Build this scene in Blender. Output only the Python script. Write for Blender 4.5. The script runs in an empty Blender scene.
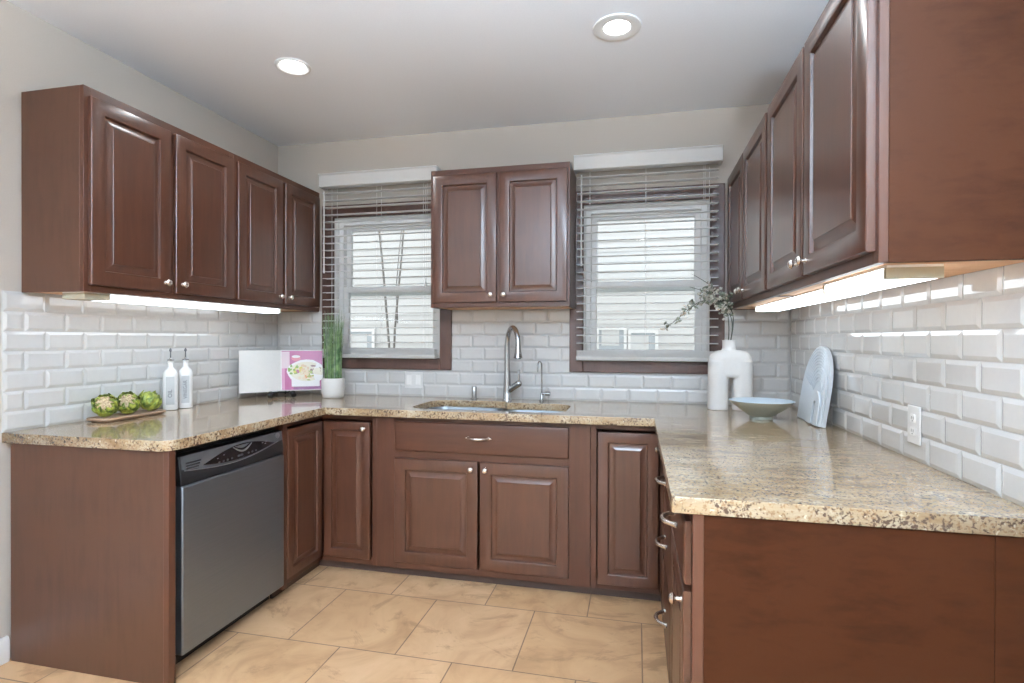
import bpy, bmesh, math, random
from mathutils import Vector, Matrix

random.seed(7)
S = bpy.context.scene
COL = S.collection
PI = math.pi

# ------------------------------------------------------------------ camera
cam_d = bpy.data.cameras.new('camera')
cam = bpy.data.objects.new('camera', cam_d)
COL.objects.link(cam)
cam_d.sensor_fit = 'HORIZONTAL'
cam_d.sensor_width = 36.0
cam_d.lens = 546.05 / 1024 * 36.0
cam_d.clip_start = 0.02
YAW, PITCH, ROLL = 0.2244, -0.0041, 0.0025
_f = Vector((-math.sin(YAW) * math.cos(PITCH), math.cos(YAW) * math.cos(PITCH), math.sin(PITCH)))
_r = Vector((math.cos(YAW), math.sin(YAW), 0))
_u = _r.cross(_f)
_r2 = math.cos(ROLL) * _r + math.sin(ROLL) * _u
_u2 = -math.sin(ROLL) * _r + math.cos(ROLL) * _u
M = Matrix((_r2, _u2, -_f)).transposed().to_4x4()
M.translation = Vector((2.4531, -3.3677, 1.2902))
cam.matrix_world = M
S.camera = cam

# ------------------------------------------------------------------ view, world
S.view_settings.view_transform = 'Standard'
S.view_settings.look = 'None'
S.view_settings.gamma = 1.0
S.view_settings.use_curve_mapping = False
S.view_settings.exposure = 0.16
try:
    S.cycles.max_bounces = 10
    S.cycles.diffuse_bounces = 6
    S.cycles.glossy_bounces = 5
    S.cycles.transparent_max_bounces = 12
    S.cycles.sample_clamp_indirect = 6.0
    S.cycles.caustics_reflective = False
    S.cycles.caustics_refractive = False
except Exception:
    pass
W = bpy.data.worlds.new('overcast_sky')
S.world = W
W.use_nodes = True
_bg = W.node_tree.nodes['Background']
_bg.inputs['Color'].default_value = (0.95, 0.97, 1.0, 1)
_bg.inputs['Strength'].default_value = 1.9

# light levels of the seen and the added lamps
LAMP_W = 4.0          # each recessed ceiling lamp
UP_W = 390.0           # each of the two added uplights, unseen behind the camera
TUBE_E = 4.2           # under-cabinet diffusers


# ------------------------------------------------------------------ materials
def new_mat(name):
    m = bpy.data.materials.new(name)
    m.use_nodes = True
    nt = m.node_tree
    return m, nt, nt.nodes['Principled BSDF']


def setp(b, **k):
    names = dict(color='Base Color', rough='Roughness', metal='Metallic', spec='Specular IOR Level', coat='Coat Weight',
                 coat_rough='Coat Roughness', trans='Transmission Weight', ior='IOR', aniso='Anisotropic', sheen='Sheen Weight')
    for q, v in k.items():
        if q == 'color' and len(v) == 3:
            v = (*v, 1)
        b.inputs[names[q]].default_value = v


def plain(name, color, rough=0.5, metal=0.0, spec=0.5, coat=0.0, coat_rough=0.1, bump=0.0, bump_scale=60):
    m, nt, b = new_mat(name)
    setp(b, color=color, rough=rough, metal=metal, spec=spec, coat=coat, coat_rough=coat_rough)
    tc = nt.nodes.new('ShaderNodeTexCoord')
    n = nt.nodes.new('ShaderNodeTexNoise')
    n.inputs['Scale'].default_value = bump_scale
    nt.links.new(tc.outputs['Object'], n.inputs['Vector'])
    mx = nt.nodes.new('ShaderNodeMix')
    mx.data_type = 'RGBA'
    mx.inputs['A'].default_value = (*[c * 0.96 for c in color], 1)
    mx.inputs['B'].default_value = (*[min(1, c * 1.03) for c in color], 1)
    nt.links.new(n.outputs['Fac'], mx.inputs['Factor'])
    nt.links.new(mx.outputs['Result'], b.inputs['Base Color'])
    if bump:
        bp = nt.nodes.new('ShaderNodeBump')
        bp.inputs['Strength'].default_value = bump
        bp.inputs['Distance'].default_value = 0.002
        nt.links.new(n.outputs['Fac'], bp.inputs['Height'])
        nt.links.new(bp.outputs['Normal'], b.inputs['Normal'])
    return m


def emit(name, color, strength):
    m, nt, b = new_mat(name)
    setp(b, color=(0.8, 0.8, 0.8))
    b.inputs['Emission Color'].default_value = (*color, 1)
    b.inputs['Emission Strength'].default_value = strength
    return m


def wood(name, dark, light, axis='z', rough=0.40, coat=0.12, blotch=0.5, spec=0.36, coat_rough=0.2, stretch=2.2):
    m, nt, b = new_mat(name)
    tc = nt.nodes.new('ShaderNodeTexCoord')
    mp = nt.nodes.new('ShaderNodeMapping')
    s = {'z': (22, 22, stretch), 'x': (stretch, 22, 22), 'y': (22, stretch, 22)}[axis]
    mp.inputs['Scale'].default_value = s
    n1 = nt.nodes.new('ShaderNodeTexNoise')
    n1.inputs['Scale'].default_value = 1.6
    n1.inputs['Detail'].default_value = 7
    n1.inputs['Roughness'].default_value = 0.62
    n1.inputs['Distortion'].default_value = 0.35
    n2 = nt.nodes.new('ShaderNodeTexNoise')
    n2.inputs['Scale'].default_value = 5.0
    n2.inputs['Detail'].default_value = 4
    nt.links.new(tc.outputs['Object'], mp.inputs['Vector'])
    nt.links.new(mp.outputs['Vector'], n1.inputs['Vector'])
    nt.links.new(tc.outputs['Object'], n2.inputs['Vector'])
    ad = nt.nodes.new('ShaderNodeMath')
    ad.operation = 'MULTIPLY_ADD'
    nt.links.new(n2.outputs['Fac'], ad.inputs[0])
    ad.inputs[1].default_value = blotch
    nt.links.new(n1.outputs['Fac'], ad.inputs[2])
    rp = nt.nodes.new('ShaderNodeValToRGB')
    rp.color_ramp.elements[0].position = 0.40
    rp.color_ramp.elements[0].color = (*dark, 1)
    rp.color_ramp.elements[1].position = 1.1 if blotch > 0.7 else 1.0
    rp.color_ramp.elements[1].color = (*light, 1)
    nt.links.new(ad.outputs[0], rp.inputs['Fac'])
    nt.links.new(rp.outputs['Color'], b.inputs['Base Color'])
    setp(b, rough=rough, coat=coat, coat_rough=coat_rough, spec=spec)
    return m


M_WOOD = wood('stained_maple', (0.044, 0.0140, 0.0066), (0.079, 0.0285, 0.0150))
M_WOODX = wood('stained_maple_across', (0.044, 0.0140, 0.0066), (0.079, 0.0285, 0.0150), 'x')
M_PANEL = wood('stained_panel', (0.035, 0.0125, 0.0060), (0.063, 0.0262, 0.0142), 'z', rough=0.40, coat=0.08, blotch=0.9)
M_DOOR = wood('stained_maple_door', (0.044, 0.0140, 0.0066), (0.079, 0.0285, 0.0150), 'z', rough=0.34, coat=0.34, spec=0.45, coat_rough=0.2)
M_FIG = wood('figured_shaded_veneer', (0.014, 0.0036, 0.0010), (0.036, 0.0105, 0.0036), 'x', rough=0.5, coat=0.0, blotch=0.9, stretch=7, spec=0.08)  # figured veneer; dim light near the floor is darkened into its colour too
M_TRIM = wood('dark_window_trim', (0.052, 0.022, 0.0155), (0.085, 0.038, 0.028), 'z', rough=0.4, coat=0.3)
M_BARE = wood('bare_maple', (0.52, 0.30, 0.16), (0.66, 0.42, 0.25), 'y', rough=0.55, coat=0.0)
M_TOE = plain('toe_kick_brown', (0.040, 0.020, 0.014), 0.6)
M_BLACK = plain('black_plastic', (0.012, 0.012, 0.013), 0.32)
M_GAP = plain('dark_cavity', (0.008, 0.007, 0.007), 0.8)
M_NICKEL = plain('satin_nickel', (0.80, 0.75, 0.70), 0.26, 1.0)
M_CHROME = plain('brushed_chrome', (0.46, 0.46, 0.465), 0.24, 1.0)
M_WALL = plain('beige_paint', (0.49, 0.445, 0.40), 0.85, spec=0.2, bump=0.08, bump_scale=180)
M_WALL2 = plain('white_wall_paint', (0.72, 0.73, 0.74), 0.85, spec=0.2)
M_CEIL = plain('ceiling_paint', (0.86, 0.89, 0.95), 0.85, spec=0.2, bump=0.08, bump_scale=140)
M_WHITE = plain('white_paint', (0.78, 0.78, 0.78), 0.4)
M_VINYL = plain('white_vinyl', (0.90, 0.90, 0.90), 0.35)
M_SLAT = plain('white_slat', (0.90, 0.90, 0.90), 0.45)
_nt = M_SLAT.node_tree
_tr = _nt.nodes.new('ShaderNodeBsdfTranslucent')
_tr.inputs['Color'].default_value = (0.85, 0.86, 0.86, 1)
_ms = _nt.nodes.new('ShaderNodeMixShader')
_ms.inputs[0].default_value = 0.45
_nt.links.new(_nt.nodes['Principled BSDF'].outputs[0], _ms.inputs[1])
_nt.links.new(_tr.outputs[0], _ms.inputs[2])
_nt.links.new(_ms.outputs[0], _nt.nodes['Material Output'].inputs['Surface'])
M_TILE = plain('glazed_white_tile', (0.61, 0.61, 0.61), 0.07, coat=0.5, coat_rough=0.03)
M_GROUT = plain('pale_grout', (0.52, 0.52, 0.52), 0.9)
M_CERAMIC = plain('matt_white_ceramic', (0.70, 0.69, 0.68), 0.5)
M_CERAMIC2 = plain('white_glazed_ceramic', (0.82, 0.82, 0.82), 0.18)
M_PALEBLUE = plain('pale_blue_board', (0.62, 0.68, 0.74), 0.4)
M_BOWL_OUT = plain('sage_glaze', (0.34, 0.36, 0.31), 0.35)
M_BOWL_IN = plain('pale_blue_glaze', (0.45, 0.54, 0.62), 0.25)
M_PAPER = plain('white_paper', (0.80, 0.80, 0.79), 0.55)
M_LABEL = plain('grey_label', (0.42, 0.43, 0.44), 0.6)
M_INK = plain('dark_grey_ink', (0.09, 0.09, 0.10), 0.6)
M_DIFF = emit('lit_diffuser', (0.82, 0.92, 1.0), TUBE_E)
M_LENS = emit('lit_lens', (1.0, 0.97, 0.92), 14.0)
M_BOARD = wood('acacia_tray', (0.20, 0.12, 0.075), (0.36, 0.24, 0.16), 'y', rough=0.5, coat=0.0)


def mat_granite():
    m, nt, b = new_mat('beige_granite')
    L = nt.links.new
    tc = nt.nodes.new('ShaderNodeTexCoord')

    def noise(scale, detail=4, rough=0.6, dist=0.0, vec=None):
        n = nt.nodes.new('ShaderNodeTexNoise')
        n.inputs['Scale'].default_value = scale
        n.inputs['Detail'].default_value = detail
        n.inputs['Roughness'].default_value = rough
        n.inputs['Distortion'].default_value = dist
        L(vec or tc.outputs['Object'], n.inputs['Vector'])
        return n

    def ramp(fac, stops):
        r = nt.nodes.new('ShaderNodeValToRGB')
        e = r.color_ramp.elements
        e[0].position, e[0].color = stops[0][0], (*stops[0][1], 1)
        e[1].position, e[1].color = stops[1][0], (*stops[1][1], 1)
        for p, c in stops[2:]:
            q = e.new(p)
            q.color = (*c, 1)
        L(fac, r.inputs['Fac'])
        return r

    def mix(f, a, c):
        x = nt.nodes.new('ShaderNodeMix')
        x.data_type = 'RGBA'
        L(f, x.inputs['Factor'])
        L(a, x.inputs['A']) if hasattr(a, 'links') else setattr(x.inputs['A'], 'default_value', a)
        L(c, x.inputs['B']) if hasattr(c, 'links') else setattr(x.inputs['B'], 'default_value', c)
        return x.outputs['Result']
    mp = nt.nodes.new('ShaderNodeMapping')
    mp.inputs['Rotation'].default_value = (0, 0, 0.18)
    mp.inputs['Scale'].default_value = (1.0, 3.0, 2.2)
    L(tc.outputs['Object'], mp.inputs['Vector'])
    flow = noise(6, 6, 0.65, 1.1, mp.outputs['Vector'])
    base = ramp(flow.outputs['Fac'], [(0.32, (0.27, 0.175, 0.090)), (0.66, (0.49, 0.42, 0.31)), (0.5, (0.39, 0.295, 0.185))])
    fine = noise(110, 3, 0.7)
    f2 = ramp(fine.outputs['Fac'], [(0.51, (0, 0, 0)), (0.62, (1, 1, 1))])
    c1 = mix(f2.outputs['Color'], base.outputs['Color'], (0.26, 0.155, 0.078, 1))
    dn = noise(105, 3, 0.7, 0.4, None)
    cl = noise(9, 3, 0.6, 0.5, mp.outputs['Vector'])
    sm = nt.nodes.new('ShaderNodeMath')
    sm.operation = 'MULTIPLY_ADD'
    L(cl.outputs['Fac'], sm.inputs[0])
    sm.inputs[1].default_value = 0.40
    L(dn.outputs['Fac'], sm.inputs[2])
    f3 = ramp(sm.outputs[0], [(0.745, (0, 0, 0)), (0.81, (1, 1, 1))])
    c2 = mix(f3.outputs['Color'], c1, (0.085, 0.050, 0.033, 1))
    wn = noise(75, 2, 0.6, 0.3)
    f4 = ramp(wn.outputs['Fac'], [(0.66, (0, 0, 0)), (0.72, (1, 1, 1))])
    c3 = mix(f4.outputs['Color'], c2, (0.58, 0.50, 0.37, 1))
    L(c3, b.inputs['Base Color'])
    setp(b, rough=0.16, spec=0.5, coat=0.42, coat_rough=0.012)
    return m


def mat_floor():
    m, nt, b = new_mat('travertine_tile')
    L = nt.links.new
    tc = nt.nodes.new('ShaderNodeTexCoord')
    mp = nt.nodes.new('ShaderNodeMapping')
    mp.inputs['Location'].default_value = (-1.0 + 0.493 * 6, 0.82 + 0.482 * 24, 0)
    L(tc.outputs['Object'], mp.inputs['Vector'])
    br = nt.nodes.new('ShaderNodeTexBrick')
    br.offset = 0.5
    br.inputs['Scale'].default_value = 1.0
    br.inputs['Brick Width'].default_value = 0.493
    br.inputs['Row Height'].default_value = 0.482
    br.inputs['Mortar Size'].default_value = 0.0030
    br.inputs['Mortar Smooth'].default_value = 0.2
    br.inputs['Bias'].default_value = 0.0
    br.inputs['Color1'].default_value = (0.51, 0.305, 0.158, 1)
    br.inputs['Color2'].default_value = (0.57, 0.355, 0.200, 1)
    br.inputs['Mortar'].default_value = (0.20, 0.12, 0.07, 1)
    L(mp.outputs['Vector'], br.inputs['Vector'])
    n = nt.nodes.new('ShaderNodeTexNoise')
    n.inputs['Scale'].default_value = 3.2
    n.inputs['Detail'].default_value = 8
    n.inputs['Roughness'].default_value = 0.6
    n.inputs['Distortion'].default_value = 1.4
    L(tc.outputs['Object'], n.inputs['Vector'])
    r = nt.nodes.new('ShaderNodeValToRGB')
    e = r.color_ramp.elements
    e[0].position, e[0].color = 0.34, (0.80, 0.77, 0.74, 1)
    e[1].position, e[1].color = 0.66, (1.10, 1.13, 1.16, 1)
    q = e.new(0.5)
    q.color = (1, 1, 1, 1)
    L(n.outputs['Fac'], r.inputs['Fac'])
    mu = nt.nodes.new('ShaderNodeMix')
    mu.data_type = 'RGBA'
    mu.blend_type = 'MULTIPLY'
    mu.inputs['Factor'].default_value = 1.0
    L(br.outputs['Color'], mu.inputs['A'])
    L(r.outputs['Color'], mu.inputs['B'])
    # brown natural stains
    s = nt.nodes.new('ShaderNodeTexNoise')
    s.inputs['Scale'].default_value = 2.1
    s.inputs['Detail'].default_value = 9
    s.inputs['Roughness'].default_value = 0.72
    s.inputs['Distortion'].default_value = 2.2
    mp2 = nt.nodes.new('ShaderNodeMapping')
    mp2.inputs['Location'].default_value = (3.3, 1.7, 0.4)
    L(tc.outputs['Object'], mp2.inputs['Vector'])
    L(mp2.outputs['Vector'], s.inputs['Vector'])
    r2 = nt.nodes.new('ShaderNodeValToRGB')
    r2.color_ramp.elements[0].position = 0.545
    r2.color_ramp.elements[0].color = (0, 0, 0, 1)
    r2.color_ramp.elements[1].position = 0.625
    r2.color_ramp.elements[1].color = (0.65, 0.65, 0.65, 1)
    L(s.outputs['Fac'], r2.inputs['Fac'])
    mx = nt.nodes.new('ShaderNodeMix')
    mx.data_type = 'RGBA'
    L(r2.outputs['Color'], mx.inputs['Factor'])
    L(mu.outputs['Result'], mx.inputs['A'])
    mx.inputs['B'].default_value = (0.30, 0.170, 0.085, 1)
    L(mx.outputs['Result'], b.inputs['Base Color'])
    setp(b, rough=0.42, spec=0.4)
    bp = nt.nodes.new('ShaderNodeBump')
    bp.inputs['Strength'].default_value = 0.4
    bp.inputs['Distance'].default_value = 0.002
    bp.invert = True
    L(br.outputs['Fac'], bp.inputs['Height'])
    L(bp.outputs['Normal'], b.inputs['Normal'])
    return m


def mat_steel():
    m, nt, b = new_mat('brushed_stainless_steel')
    L = nt.links.new
    tc = nt.nodes.new('ShaderNodeTexCoord')
    mp = nt.nodes.new('ShaderNodeMapping')
    mp.inputs['Scale'].default_value = (2.0, 400, 400)
    L(tc.outputs['Object'], mp.inputs['Vector'])
    n = nt.nodes.new('ShaderNodeTexNoise')
    n.inputs['Scale'].default_value = 2.0
    n.inputs['Detail'].default_value = 3
    L(mp.outputs['Vector'], n.inputs['Vector'])
    r = nt.nodes.new('ShaderNodeValToRGB')
    r.color_ramp.elements[0].color = (0.24, 0.27, 0.30, 1)
    r.color_ramp.elements[1].color = (0.31, 0.34, 0.37, 1)
    L(n.outputs['Fac'], r.inputs['Fac'])
    L(r.outputs['Color'], b.inputs['Base Color'])
    setp(b, rough=0.50, metal=1.0)
    return m


def mat_glass():
    m = bpy.data.materials.new('window_glass')
    m.use_nodes = True
    nt = m.node_tree
    nt.nodes.clear()
    o = nt.nodes.new('ShaderNodeOutputMaterial')
    t = nt.nodes.new('ShaderNodeBsdfTransparent')
    t.inputs['Color'].default_value = (0.96, 0.98, 0.97, 1)
    g = nt.nodes.new('ShaderNodeBsdfGlossy')
    g.inputs['Roughness'].default_value = 0.02
    f = nt.nodes.new('ShaderNodeFresnel')
    f.inputs['IOR'].default_value = 1.35
    x = nt.nodes.new('ShaderNodeMixShader')
    nt.links.new(f.outputs[0], x.inputs[0])
    nt.links.new(t.outputs[0], x.inputs[1])
    nt.links.new(g.outputs[0], x.inputs[2])
    nt.links.new(x.outputs[0], o.inputs[0])
    return m


def two_tone(name, a, c, scale, rough=0.5):
    m, nt, b = new_mat(name)
    tc = nt.nodes.new('ShaderNodeTexCoord')
    n = nt.nodes.new('ShaderNodeTexNoise')
    n.inputs['Scale'].default_value = scale
    n.inputs['Detail'].default_value = 4
    nt.links.new(tc.outputs['Object'], n.inputs['Vector'])
    r = nt.nodes.new('ShaderNodeValToRGB')
    r.color_ramp.elements[0].position = 0.38
    r.color_ramp.elements[0].color = (*a, 1)
    r.color_ramp.elements[1].position = 0.62
    r.color_ramp.elements[1].color = (*c, 1)
    nt.links.new(n.outputs['Fac'], r.inputs['Fac'])
    nt.links.new(r.outputs['Color'], b.inputs['Base Color'])
    setp(b, rough=rough)
    return m


M_GRANITE = mat_granite()
M_FLOOR = mat_floor()
M_STEEL = mat_steel()
M_GLASS = mat_glass()
M_SIDING = plain('white_siding', (0.60, 0.60, 0.60), 0.7)
M_GRASS = two_tone('grass_blade_green', (0.06, 0.13, 0.05), (0.26, 0.38, 0.16), 30)
M_GRASS2 = two_tone('grass_blade_grey', (0.16, 0.20, 0.15), (0.34, 0.38, 0.30), 30)
M_ARTI = two_tone('artichoke_bract', (0.085, 0.13, 0.02), (0.42, 0.46, 0.085), 38, 0.5)
M_ARTI_IN = two_tone('artichoke_heart', (0.42, 0.30, 0.19), (0.62, 0.50, 0.33), 120, 0.7)
M_TWIG = plain('dark_twig', (0.06, 0.07, 0.055), 0.6)
M_LEAF = two_tone('eucalyptus_leaf', (0.12, 0.14, 0.10), (0.30, 0.32, 0.25), 40)
M_BUD = two_tone('pale_blossom', (0.42, 0.37, 0.30), (0.74, 0.72, 0.66), 60)
M_BARK = plain('grey_bark', (0.20, 0.19, 0.18), 0.8)
M_GROUND = plain('concrete_path', (0.45, 0.44, 0.42), 0.9)


# ------------------------------------------------------------------ mesh helper
class MB:
    def __init__(self):
        self.v, self.f, self.m, self.mats = [], [], [], []

    def _mi(self, mat):
        if mat not in self.mats:
            self.mats.append(mat)
        return self.mats.index(mat)

    def add(self, vs, fs, mat):
        o = len(self.v)
        self.v += [tuple(p) for p in vs]
        mi = self._mi(mat)
        for f in fs:
            self.f.append([o + i for i in f])
            self.m.append(mi)
        return self

    def box(self, x0, x1, y0, y1, z0, z1, mat):
        x0, x1 = min(x0, x1), max(x0, x1)
        y0, y1 = min(y0, y1), max(y0, y1)
        z0, z1 = min(z0, z1), max(z0, z1)
        vs = [(x0, y0, z0), (x1, y0, z0), (x1, y1, z0), (x0, y1, z0), (x0, y0, z1), (x1, y0, z1), (x1, y1, z1), (x0, y1, z1)]
        fs = [(0, 3, 2, 1), (4, 5, 6, 7), (0, 1, 5, 4), (1, 2, 6, 5), (2, 3, 7, 6), (3, 0, 4, 7)]
        return self.add(vs, fs, mat)

    def prism(self, poly, a0, a1, mat, plane='xy'):
        """extrude polygon (list of 2-D) between a0 and a1 on the remaining axis"""
        n = len(poly)

        def P(p, a):
            return {'xy': (p[0], p[1], a), 'xz': (p[0], a, p[1]), 'yz': (a, p[0], p[1])}[plane]
        vs = [P(p, a0) for p in poly] + [P(p, a1) for p in poly]
        fs = [list(range(n))[::-1], [n + i for i in range(n)]]
        for i in range(n):
            j = (i + 1) % n
            fs.append([i, j, n + j, n + i])
        return self.add(vs, fs, mat)

    def lathe(self, prof, mat, c=(0, 0, 0), seg=28, axis='z', cap=True):
        vs, fs = [], []
        n = len(prof)
        for r, h in prof:
            for k in range(seg):
                a = 2 * PI * k / seg
                x, y = r * math.cos(a), r * math.sin(a)
                p = {'z': (x, y, h), 'y': (x, h, y), 'x': (h, x, y)}[axis]
                vs.append((c[0] + p[0], c[1] + p[1], c[2] + p[2]))
        for i in range(n - 1):
            for k in range(seg):
                k2 = (k + 1) % seg
                fs.append([i * seg + k, i * seg + k2, (i + 1) * seg + k2, (i + 1) * seg + k])
        if cap:
            fs.append([k for k in range(seg)][::-1])
            fs.append([(n - 1) * seg + k for k in range(seg)])
        return self.add(vs, fs, mat)

    def tube(self, pts, rad, mat, seg=10):
        pts = [Vector(p) for p in pts]
        n = len(pts)
        rads = rad if isinstance(rad, (list, tuple)) else [rad] * n
        vs, fs = [], []
        up = None
        for i, p in enumerate(pts):
            t = (pts[min(i + 1, n - 1)] - pts[max(i - 1, 0)]).normalized()
            if up is None:
                up = Vector((0, 0, 1)) if abs(t.z) < 0.9 else Vector((1, 0, 0))
            a = (up - t * up.dot(t)).normalized()
            up = a
            b = t.cross(a)
            for k in range(seg):
                q = 2 * PI * k / seg
                w = p + (a * math.cos(q) + b * math.sin(q)) * rads[i]
                vs.append(tuple(w))
        for i in range(n - 1):
            for k in range(seg):
                k2 = (k + 1) % seg
                fs.append([i * seg + k, i * seg + k2, (i + 1) * seg + k2, (i + 1) * seg + k])
        fs.append(list(range(seg))[::-1])
        fs.append([(n - 1) * seg + k for k in range(seg)])
        return self.add(vs, fs, mat)

    def ellipsoid(self, c, r, mat, rot=None, nu=12, nv=8):
        vs, fs = [], []
        R = rot or Matrix.Identity(3)
        for i in range(nv + 1):
            t = PI * i / nv
            for k in range(nu):
                a = 2 * PI * k / nu
                p = Vector((r[0] * math.sin(t) * math.cos(a), r[1] * math.sin(t) * math.sin(a), -r[2] * math.cos(t)))
                p = R @ p
                vs.append((c[0] + p.x, c[1] + p.y, c[2] + p.z))
        for i in range(nv):
            for k in range(nu):
                k2 = (k + 1) % nu
                fs.append([i * nu + k, i * nu + k2, (i + 1) * nu + k2, (i + 1) * nu + k])
        return self.add(vs, fs, mat)

    def build(self, name, parent=None, bev=0.0, seg=2, loc=None, rotz=0.0, ang=38, merge=False):
        me = bpy.data.meshes.new(name)
        me.from_pydata(self.v, [], self.f)
        for m in self.mats:
            me.materials.append(m)
        me.polygons.foreach_set('material_index', self.m)
        bm = bmesh.new()
        bm.from_mesh(me)
        if merge:
            bmesh.ops.remove_doubles(bm, verts=bm.verts, dist=1e-5)
        bmesh.ops.recalc_face_normals(bm, faces=bm.faces)
        bm.to_mesh(me)
        bm.free()
        me.polygons.foreach_set('use_smooth', [True] * len(me.polygons))
        me.set_sharp_from_angle(angle=math.radians(ang))
        o = bpy.data.objects.new(name, me)
        COL.objects.link(o)
        if parent is not None:
            o.parent = parent
        if loc is not None:
            o.location = loc
        if rotz:
            o.rotation_euler.z = rotz
        if bev:
            md = o.modifiers.new('bevel', 'BEVEL')
            md.width = bev
            md.segments = seg
            md.limit_method = 'ANGLE'
            md.angle_limit = math.radians(40)
        return o


def tag(o, label, cat, group=None):
    o['label'] = label
    o['category'] = cat
    if group:
        o['group'] = group
    return o


def empty(name, loc, rotz=0.0, label=None, cat=None, group=None):
    o = bpy.data.objects.new(name, None)
    o.empty_display_size = 0.05
    COL.objects.link(o)
    o.location = loc
    o.rotation_euler.z = rotz
    if label:
        tag(o, label, cat, group)
    return o


def structure(o):
    o['kind'] = 'structure'
    return o


# ------------------------------------------------------------------ dimensions
RW = 3.31            # room width
YB = -6.2            # rear wall
H = 2.636            # ceiling
ZC, TC = 0.914, 0.0394
DL, DB, DR = 0.786, 0.680, 0.772
LL, LR = 1.707, 2.005
WZ0, WZ1 = 1.165, 2.112
WIN = [(0.440, 1.208), (2.134, 2.868)]      # inner openings in the back wall
TP, TR = 0.1647, 0.0807

# ------------------------------------------------------------------ room shell
structure(MB().box(-0.15, RW + 0.15, YB - 0.15, 0.15, -0.1, 0, M_FLOOR).build('floor'))
structure(MB().box(-0.15, RW + 0.15, YB - 0.15, 0.15, H, H + 0.1, M_CEIL).build('ceiling'))
structure(MB().box(-0.15, 0, YB, 0.15, 0, H, M_WALL).build('wall_left'))
structure(MB().box(RW, RW + 0.15, YB, 0.15, 0, H, M_WALL).build('wall_right'))
b = MB()
b.box(0, RW, 0, 0.15, 0, WZ0, M_WALL)
b.box(0, RW, 0, 0.15, WZ1, H, M_WALL)
xs = [0, WIN[0][0], WIN[0][1], WIN[1][0], WIN[1][1], RW]
for i in (0, 2, 4):
    b.box(xs[i], xs[i + 1], 0, 0.15, WZ0, WZ1, M_WALL)
structure(b.build('wall_back'))
# rear wall, behind the camera, with a wide unseen window added to let daylight in
RX0, RX1, RZ0, RZ1 = 0.45, 2.85, 0.35, 2.25
b = MB()
b.box(0, RW, YB - 0.15, YB, 0, RZ0, M_WALL2)
b.box(0, RW, YB - 0.15, YB, RZ1, H, M_WALL2)
b.box(0, RX0, YB - 0.15, YB, RZ0, RZ1, M_WALL2)
b.box(RX1, RW, YB - 0.15, YB, RZ0, RZ1, M_WALL2)
structure(b.build('wall_rear'))
b = MB()
for x in (RX0, (RX0 + RX1) / 2 - 0.03, RX1 - 0.06):
    b.box(x, x + 0.06, YB - 0.10, YB - 0.05, RZ0, RZ1, M_VINYL)
for z in (RZ0, RZ1 - 0.06):
    b.box(RX0, RX1, YB - 0.10, YB - 0.05, z, z + 0.06, M_VINYL)
w3 = structure(b.build('window_3', bev=0.003))
MB().box(RX0 + 0.05, RX1 - 0.05, YB - 0.078, YB - 0.072, RZ0 + 0.05, RZ1 - 0.05, M_GLASS).build('pane', w3)
pl = bpy.data.lights.new('daylight_portal', 'AREA')
pl.shape = 'RECTANGLE'
pl.size, pl.size_y = RX1 - RX0, RZ1 - RZ0
pl.cycles.is_portal = True
po = bpy.data.objects.new('daylight_portal', pl)
COL.objects.link(po)
po.location = ((RX0 + RX1) / 2, YB - 0.16, (RZ0 + RZ1) / 2)
po.rotation_euler = (PI / 2, 0, 0)      # faces into the room (+y)
po.rotation_euler = (-PI / 2, 0, PI)

b = MB()
b.prism([(0, 0), (0.016, 0), (0.016, 0.085), (0.010, 0.10), (0, 0.10)], YB, -1.692, M_WHITE, 'xz')
structure(b.build('baseboard_left'))

# ------------------------------------------------------------------ windows of the back wall


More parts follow.
